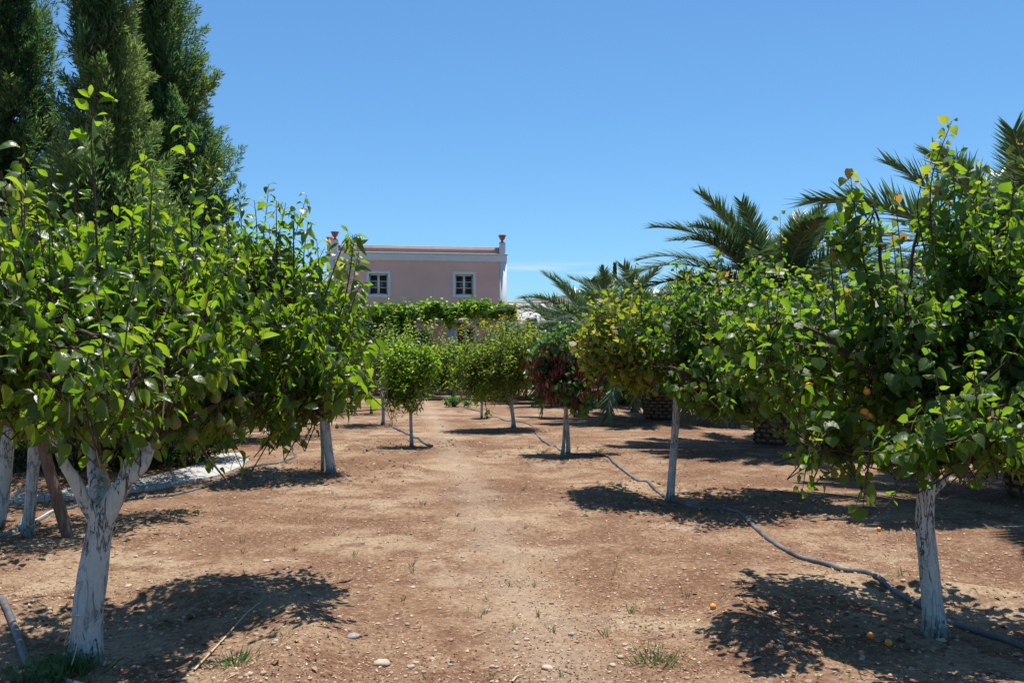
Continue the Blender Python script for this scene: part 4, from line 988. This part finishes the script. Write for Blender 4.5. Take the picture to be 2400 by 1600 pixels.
# ------------------------------------------------------------------ stones, fallen fruit, sticks
def rock(seed, sx, sy, sz, n=9):
    V, F = lathe([(math.sin(a), -math.cos(a)) for a in np.linspace(.05, math.pi-.05, 7)], n)
    V = np.array([v*(1+.45*mn.noise(Vector((v[0]*1.3+seed, v[1]*1.3, v[2]*1.3)))) for v in V])*np.array([sx, sy, sz]); return [(V, F)]
STN = [(1284,1568,.040,'whitish angular stone at the bottom centre, largest pale one','stone'),(1340,1486,.030,'round grey-violet stone right of the bottom centre','stone2'),(1435,1562,.026,'small flat pale stone at the bottom, right of the grey one','stone'),
       (895,1556,.060,'large flat buff stone at the bottom, edge of the left shadow','stone'),(826,1502,.050,'grey lump of stone in the left tree shadow','stone2'),(960,1562,.026,'grey-green flat stone just right of the large buff stone','stone2'),
       (968,1374,.024,'small white stone above the edge of the left shadow','stone'),(1086,1318,.020,'thin white chip beside a weed near the centre','stone'),(1230,1484,.018,'small grey stone left of the grey-violet one','stone2'),
       (1055,1556,.018,'small grey-white stone at the bottom near a weed','stone2'),(1323,1238,.020,'buff stone in the middle of the open soil','stone'),(1500,1205,.018,'pale chip below the long pipe left of the second apricot shadow','stone'),
       (1587,1240,.030,'pale square stone below the second apricot trunk','stone'),(625,1318,.035,'tan stone in front of the left tree shadow','stone'),(300,1390,.035,'rounded pale stone beside the near pear trunk','stone'),
       (1124,1281,.016,'small dark brown stone above the centre of the soil','stone2'),(975,1551,.022,'thin buff stone at the bottom, between buff and grey ones','stone'),(965,1442,.018,'small pale stone, upper one in the reddish patch','stone')]
for k, (px, py, r_, lb, mt) in enumerate(STN):
    x, y = gxy(px, py); o = mk('stone', rock(k*3.1, r_*.85, r_*.62, r_*.34), M[mt]); o.location = (x, y, gh(x, y)+r_*.12); o.rotation_euler = (0,0,k); tag(o, lb, 'stone', 'loose stones on the soil')
ap = None
for px, py, lb in ((2060,1243,'yellow-orange apricot lying on sunlit soil left of the near right trunk'),(2040,1490,'bright orange apricot in the shade, left one of the near pair'),(2082,1508,'deep orange apricot in the shade, right one of the near pair'),
                   (1671,1438,'orange apricot at the left end of the near right tree shadow'),(1640,1216,'small reddish fallen apricot under the second apricot tree'),(2190,1385,'fallen apricot hidden by the near right trunk')):
    if 'hidden' in lb: continue
    x, y = gxy(px, py)
    if ap is None: ap = mk('fallen_apricot', apricot_mesh(.021), M['apricotfruit'], smooth=True); o = ap
    else: o = ap.copy(); C.objects.link(o)
    o.location = (x, y, gh(x, y)+.017); o.rotation_euler = (px*.1, py*.1, px); tag(o, lb, 'apricot', 'fallen apricots')
for px, py, lb in ((436,1200,'fallen yellowish pear on the soil, left of the pair'),(462,1203,'fallen yellowish pear on the soil, right of the pair')):
    x, y = gxy(px, py); o = mk('fallen_pear', apricot_mesh(.028), simple('fallen_pear_skin', (.45,.30,.08), (.5,.36,.12), 20), smooth=True); o.location = (x, y, gh(x, y)+.02); tag(o, lb, 'pear', 'fallen pears')
x, y = gxy(170, 1574)
rng = np.random.default_rng(3)
rs = np.array([[math.cos(a)*.028*rng.uniform(.7,1.2), math.sin(a)*.016*rng.uniform(.7,1.2), .012+.012*rng.uniform(-1,1)] for a in np.linspace(0, 6.283, 11)[:-1]]+[[0,0,.004]])
o = mk('red_petal', [(rs, np.array([[i, (i+1) % 10, 10] for i in range(10)]))], M['redscrap']); o.location = (x, y, gh(x, y)); tag(o, 'crumpled red petal on the ground in front of the near pear trunk', 'petal')
m_ = o.modifiers.new('thick', 'SOLIDIFY'); m_.thickness = .002
def stick(label, pts, r, h=.01, name='dry_stalk', mat='stick'):
    P = smooth_path([(gxy(p[0], p[1])[0], gxy(p[0], p[1])[1], gh(*gxy(p[0], p[1]))+h+(p[2] if len(p) > 2 else 0)) for p in pts], 6)
    o = mk(name, tube(P, np.linspace(r, r*.5, len(P)), 6, 0), M[mat], smooth=True); tag(o, label, 'stalk'); return o
M['stick'] = simple('dry_stalk', (.42,.32,.20), (.55,.44,.30), 30, .8, .2)
stick('long thin straw-coloured stalk lying across the left tree shadow', [(455,1570),(520,1500),(600,1435),(690,1377)], .006)
stick('short straw-coloured stalk lying at the bottom centre', [(1105,1495),(1135,1484)], .004)
stick('thin orange-brown stalk right of the short straw stalk', [(1180,1483),(1204,1484)], .004)
stick('pale curled stalk at the bottom edge near the white stone', [(1200,1600),(1212,1586),(1228,1583)], .006)
# bleached weed skeleton leaning on the near trunk
x, y = gxy(185, 1548)
rt = thing('dry_weed', 'bleached leafless weed leaning against the foot of the near pear trunk', 'weed', (x, y, 0))
D_ = y-.02; st = []
for pts in ([(185,1500),(178,1450),(170,1440),(150,1445),(130,1455)], [(180,1495),(176,1460),(170,1440)], [(165,1500),(150,1510),(170,1455)], [(150,1510),(170,1480),(178,1474)], [(172,1442),(185,1442),(190,1452)], [(178,1446),(205,1443),(222,1452)], [(180,1472),(202,1466)], [(185,1490),(202,1506)], [(213,1475),(222,1462),(228,1466)]):
    st += tube(smooth_path([W(a, b, D_-.25+.002*i) for i, (a, b) in enumerate(pts)], 4), .0022, 4, 0)
mk('stems', st+tube(smooth_path([W(168,1556,D_-.25), W(176,1530,D_-.25), W(183,1500,D_-.25)], 4), .0028, 4, 0), M['stick'], rt, (x, y, 0))

# ------------------------------------------------------------------ ground stuff
rng = np.random.default_rng(77)
def scatter(n, dmin, dmax, power=1.0):
    """points on the ground, denser near the viewer's side of the orchard"""
    y = dmin*(dmax/dmin)**(rng.uniform(0, 1, n)**power); x = rng.uniform(-.66, .66, n)*y
    return x, y
def gz(x, y): return np.array([gh(a, b) for a, b in zip(x, y)])
# litter chips
n = 120000; x, y = scatter(n, 3.4, 24, 1.0)
dens = np.array([mn.noise(Vector((a*.8, b*.8, 4)))+.5*mn.noise(Vector((a*2.5, b*2.5, 4))) for a, b in zip(x, y)]); k = dens > rng.uniform(-.5,.45,n); x, y = x[k], y[k]; n = len(x)
P = np.stack([x, y, gz(x, y)+.004], -1); th = rng.uniform(0, 6.28, n)
D = np.stack([np.cos(th), np.sin(th), rng.normal(0,.22,n)], -1)
T_ = (np.array([[-.22,.2,.02],[0,0,0],[.22,.3,.05],[.12,.8,0],[-.05,1,.04],[-.2,.7,.02]]), np.array([[1,2,3],[1,3,4],[1,4,5],[1,5,0]]))
o = mk('leaf_litter', [place_leaves(T_, P, D, nrm(np.array([0,0,1.])+rng.normal(0,.25,(n,3))), (.004+.018*rng.uniform(0,1,n)**2)*(1+.03*y), rng.uniform(0,1,n)**.8)], M['litter']); tag(o, 'scattered dry leaf bits and wood chips over the soil', 'leaf litter', kind='stuff')
xs_, ys_, n3 = [], [], 0
for (tx, ty, rr_, hh) in TREE_SPOTS:
    q = 170; a = rng.uniform(0, 6.28, q); r = rng.uniform(0, 1, q)**.6*1.5; xs_.append(tx+np.cos(a)*r); ys_.append(ty+np.sin(a)*r)
x = np.concatenate(xs_); y = np.concatenate(ys_); n = len(x); th = rng.uniform(0, 6.28, n)
a = place_leaves(tpl('pear', False), np.stack([x, y, gz(x, y)+.008], -1), np.stack([np.cos(th), np.sin(th), rng.uniform(-.1,.35,n)], -1), nrm(np.array([0,0,1.])+rng.normal(0,.35,(n,3))), rng.uniform(.03,.07,n), rng.uniform(.1,.9,n))
o = mk('fallen_leaves', [a], M['litter']); tag(o, 'brown fallen leaves lying around the feet of the trees', 'fallen leaves', kind='stuff')
# pebbles and clods
n = 9000; x, y = scatter(n, 3.4, 22); pv = [rock(s, 1, 1, .62, 6)[0] for s in range(6)]
sz = (rng.uniform(0, 1, n)**7*.014+.0026)*(1+.03*y); parts = []
z = gz(x, y)
m2 = rng.choice(n, 700, replace=False); sz[m2] = rng.uniform(.006, .015, 700)*(1+.02*y[m2])
for s in range(6):
    V0, F0 = pv[s]; idx = np.arange(s, n, 6); th = rng.uniform(0, 6.28, len(idx)); c, s_ = np.cos(th), np.sin(th)
    Vr = np.stack([c[:,None]*V0[None,:,0]-s_[:,None]*V0[None,:,1], s_[:,None]*V0[None,:,0]+c[:,None]*V0[None,:,1], np.repeat(V0[None,:,2], len(idx), 0)], -1)*sz[idx][:,None,None]
    Vr = Vr+np.stack([x[idx], y[idx], z[idx]+sz[idx]*.2], -1)[:,None,:]
    parts.append((Vr.reshape(-1,3), (F0[None]+(np.arange(len(idx))*len(V0))[:,None,None]).reshape(-1,4)))
o = mk('gravel', parts, M['clod']); tag(o, 'small pebbles and earth clods strewn over the dirt', 'gravel', kind='stuff')
# grass tufts
def tufts(cx, cy, nbl, h, spread, lean=.5):
    n = len(cx); idx = np.repeat(np.arange(n), nbl); m = len(idx)
    r = np.abs(rng.normal(0, 1, m))*np.asarray(spread)[idx]; th = rng.uniform(0, 6.28, m)
    X, Y = cx[idx]+np.cos(th)*r, cy[idx]+np.sin(th)*r
    P = np.stack([X, Y, gz(X, Y)-.002], -1)
    D = nrm(np.stack([np.cos(th)*lean, np.sin(th)*lean, np.ones(m)], -1)+rng.normal(0,.25,(m,3)))
    return P, D, np.asarray(h)[idx]*rng.uniform(.4, 1.2, m)
BL = (np.array([[-.035,0,0],[.035,0,0],[.03,.5,-.03],[-.03,.5,-.03],[0,1,-.16]]), np.array([[0,1,2],[0,2,3],[3,2,4]]))
wp = [(1070,1205),(1028,1238),(952,1250),(1196,1372),(1252,1370),(1135,1440),(1120,1450),(1205,1475),(1262,1445),(1296,1480),(1418,1490),(1147,1590),(1318,1585),(1495,1290),(1385,1300),(1440,1345),(1545,1430),(965,1345),(944,1405),(1138,1405),(1100,1430),(830,1305),(1230,1235),(1190,1240),(1480,1180),(1225,1152),(1335,1165),(1610,1400),(1710,1300),(690,1290),(1350,1370),(1480,1440),(1000,1590),(1180,1320)]
cx, cy = np.array([gxy(*p) for p in wp]).T
cx = np.concatenate([cx, rng.uniform(-.4,.5,70)*np.linspace(6,22,70)]); cy = np.concatenate([cy, np.linspace(6,22,70)])
P, D, S = tufts(cx, cy, 14, rng.uniform(.035,.075,len(cx)), rng.uniform(.006,.018,len(cx)), .45)
# a bigger clump bottom right of centre, clumps at the trunks
bx_, by_ = np.array([gxy(*p) for p in [(1545,1548),(1530,1555),(1560,1545),(1440,1168),(1470,1170),(1270,1060),(1245,1050),(1400,1060),(550,1560),(570,1545),(415,1205)]]).T
P2, D2_, S2 = tufts(bx_, by_, 60, rng.uniform(.05,.10,len(bx_)), rng.uniform(.05,.10,len(bx_)), .7)
P = np.vstack([P, P2]); D = np.vstack([D, D2_]); S = np.concatenate([S, S2])
o = mk('weeds', [place_leaves(BL, P, D, rand_unit(len(P)), S, rng.uniform(0,1,len(P)))], M['weed']); tag(o, 'tiny green weed tufts sprouting from the dry soil', 'weeds', kind='stuff')
# dry grass around tree feet and in patches
spots = []
for (tx, ty, rr_, hh) in TREE_SPOTS:
    for k in range(70):
        a = rng.uniform(0, 6.28); r = rr_*rng.uniform(.5, 1.25); spots.append((tx+math.cos(a)*r, ty+math.sin(a)*r))
for k in range(420):
    yy = 4*(40/4)**rng.uniform(0,1); xx = rng.uniform(-.55,.62)*yy
    if mn.noise(Vector((xx*.5, yy*.5, 8))) > .05: spots.append((xx, yy))
spots = np.array(spots)
P, D, S = tufts(spots[:,0], spots[:,1], 16, rng.uniform(.02,.055,len(spots)), rng.uniform(.03,.08,len(spots)), 1.0)
o = mk('dry_grass', [place_leaves(BL, P, D, rand_unit(len(P)), S, rng.uniform(0,1,len(P)))], M['straw']); tag(o, 'short dry straw grass in patches around the tree feet', 'dry grass', kind='stuff')
# weeds at the foot of the near pear
wx, wy = np.array([gxy(*p) for p in [(150,1560),(125,1575),(175,1560),(100,1560),(75,1590),(60,1600),(140,1590),(195,1568),(110,1600),(160,1545)]]).T
P, D, S = tufts(wx, wy, 60, rng.uniform(.08,.15,len(wx)), rng.uniform(.04,.07,len(wx)), .7)
a = place_leaves(BL, P, D, rand_unit(len(P)), S*.9, rng.uniform(0,1,len(P)))
n = 70; q = rng.integers(0, len(wx), n); X = wx[q]+rng.normal(0,.06,n); Y = wy[q]+rng.normal(0,.05,n)
b = place_leaves(tpl('apricot', False), np.stack([X, Y, gz(X,Y)+rng.uniform(.02,.12,n)], -1), rand_unit(n)+np.array([0,0,-.2]), nrm(np.array([0,0,1.])+rng.normal(0,.4,(n,3))), rng.uniform(.03,.055,n), rng.uniform(.3,1,n))
o = mk('ground_cover', [a, b], M['weed']); tag(o, 'green weeds and fallen leaves in front of the near pear trunk', 'weeds', kind='stuff')

# ------------------------------------------------------------------ light, sky, camera
sun_dir = Vector((.08, .20, 1.0)).normalized()
elev = math.asin(sun_dir.z); az = math.atan2(sun_dir.x, sun_dir.y)
sl = bpy.data.lights.new('sun', 'SUN'); sl.energy = 5.0; sl.angle = R(.53); sl.color = (1, .955, .88)
so = bpy.data.objects.new('sun', sl); C.objects.link(so); so.rotation_euler = sun_dir.to_track_quat('Z', 'Y').to_euler(); so.location = (0,0,30)
w = bpy.data.worlds.new('World'); bpy.context.scene.world = w; w.use_nodes = True; nt = w.node_tree; nt.nodes.clear()
out = nt.nodes.new('ShaderNodeOutputWorld'); bg = nt.nodes.new('ShaderNodeBackground'); sky = nt.nodes.new('ShaderNodeTexSky')
sky.sky_type = 'NISHITA'; sky.sun_disc = False; sky.sun_elevation = elev; sky.sun_rotation = az; sky.air_density = 1.0; sky.dust_density = .6; sky.ozone_density = 1.6; sky.altitude = 0
tc = nt.nodes.new('ShaderNodeTexCoord'); sp = nt.nodes.new('ShaderNodeSeparateXYZ'); nt.links.new(tc.outputs['Generated'], sp.inputs[0])
mp = nt.nodes.new('ShaderNodeMapping'); mp.inputs['Scale'].default_value = (5, 5, 60); nt.links.new(tc.outputs['Generated'], mp.inputs[0])
cn = noise(nt, mp.outputs[0], 1.0, 4, .5); cm = ramp(nt, cn, [(.5, g(0)), (.62, g(.8))])
band = ramp(nt, sp.outputs[2], [(.082, g(0)), (.094, g(1)), (.100, g(1)), (.110, g(0))])
fac = mix(nt, 1.0, cm, band, 'MULTIPLY')
sc_ = mix(nt, 1.0, sky.outputs[0], (.64,1.03,1.30), 'MULTIPLY')
cl = mix(nt, fac, sc_, (6.5,7.2,8.0))
nt.links.new(cl, bg.inputs[0]); bg.inputs[1].default_value = .079; nt.links.new(bg.outputs[0], out.inputs[0])
cam = bpy.data.cameras.new('camera'); co = bpy.data.objects.new('camera', cam); C.objects.link(co)
co.location = (0, 0, CH); co.rotation_euler = (R(90), 0, 0); cam.sensor_width = 36; cam.lens = 30.0; cam.shift_y = (HOR-800)/2400; cam.clip_end = 6000; cam.clip_start = .05
sc = bpy.context.scene; sc.camera = co
sc.view_settings.view_transform = 'Standard'; sc.view_settings.look = 'None'; sc.view_settings.exposure = .6; sc.view_settings.gamma = 1
sc.render.engine = 'CYCLES'; sc.cycles.use_denoising = True; sc.cycles.max_bounces = 6; sc.cycles.diffuse_bounces = 4; sc.cycles.glossy_bounces = 2
sc.cycles.sample_clamp_indirect = 8
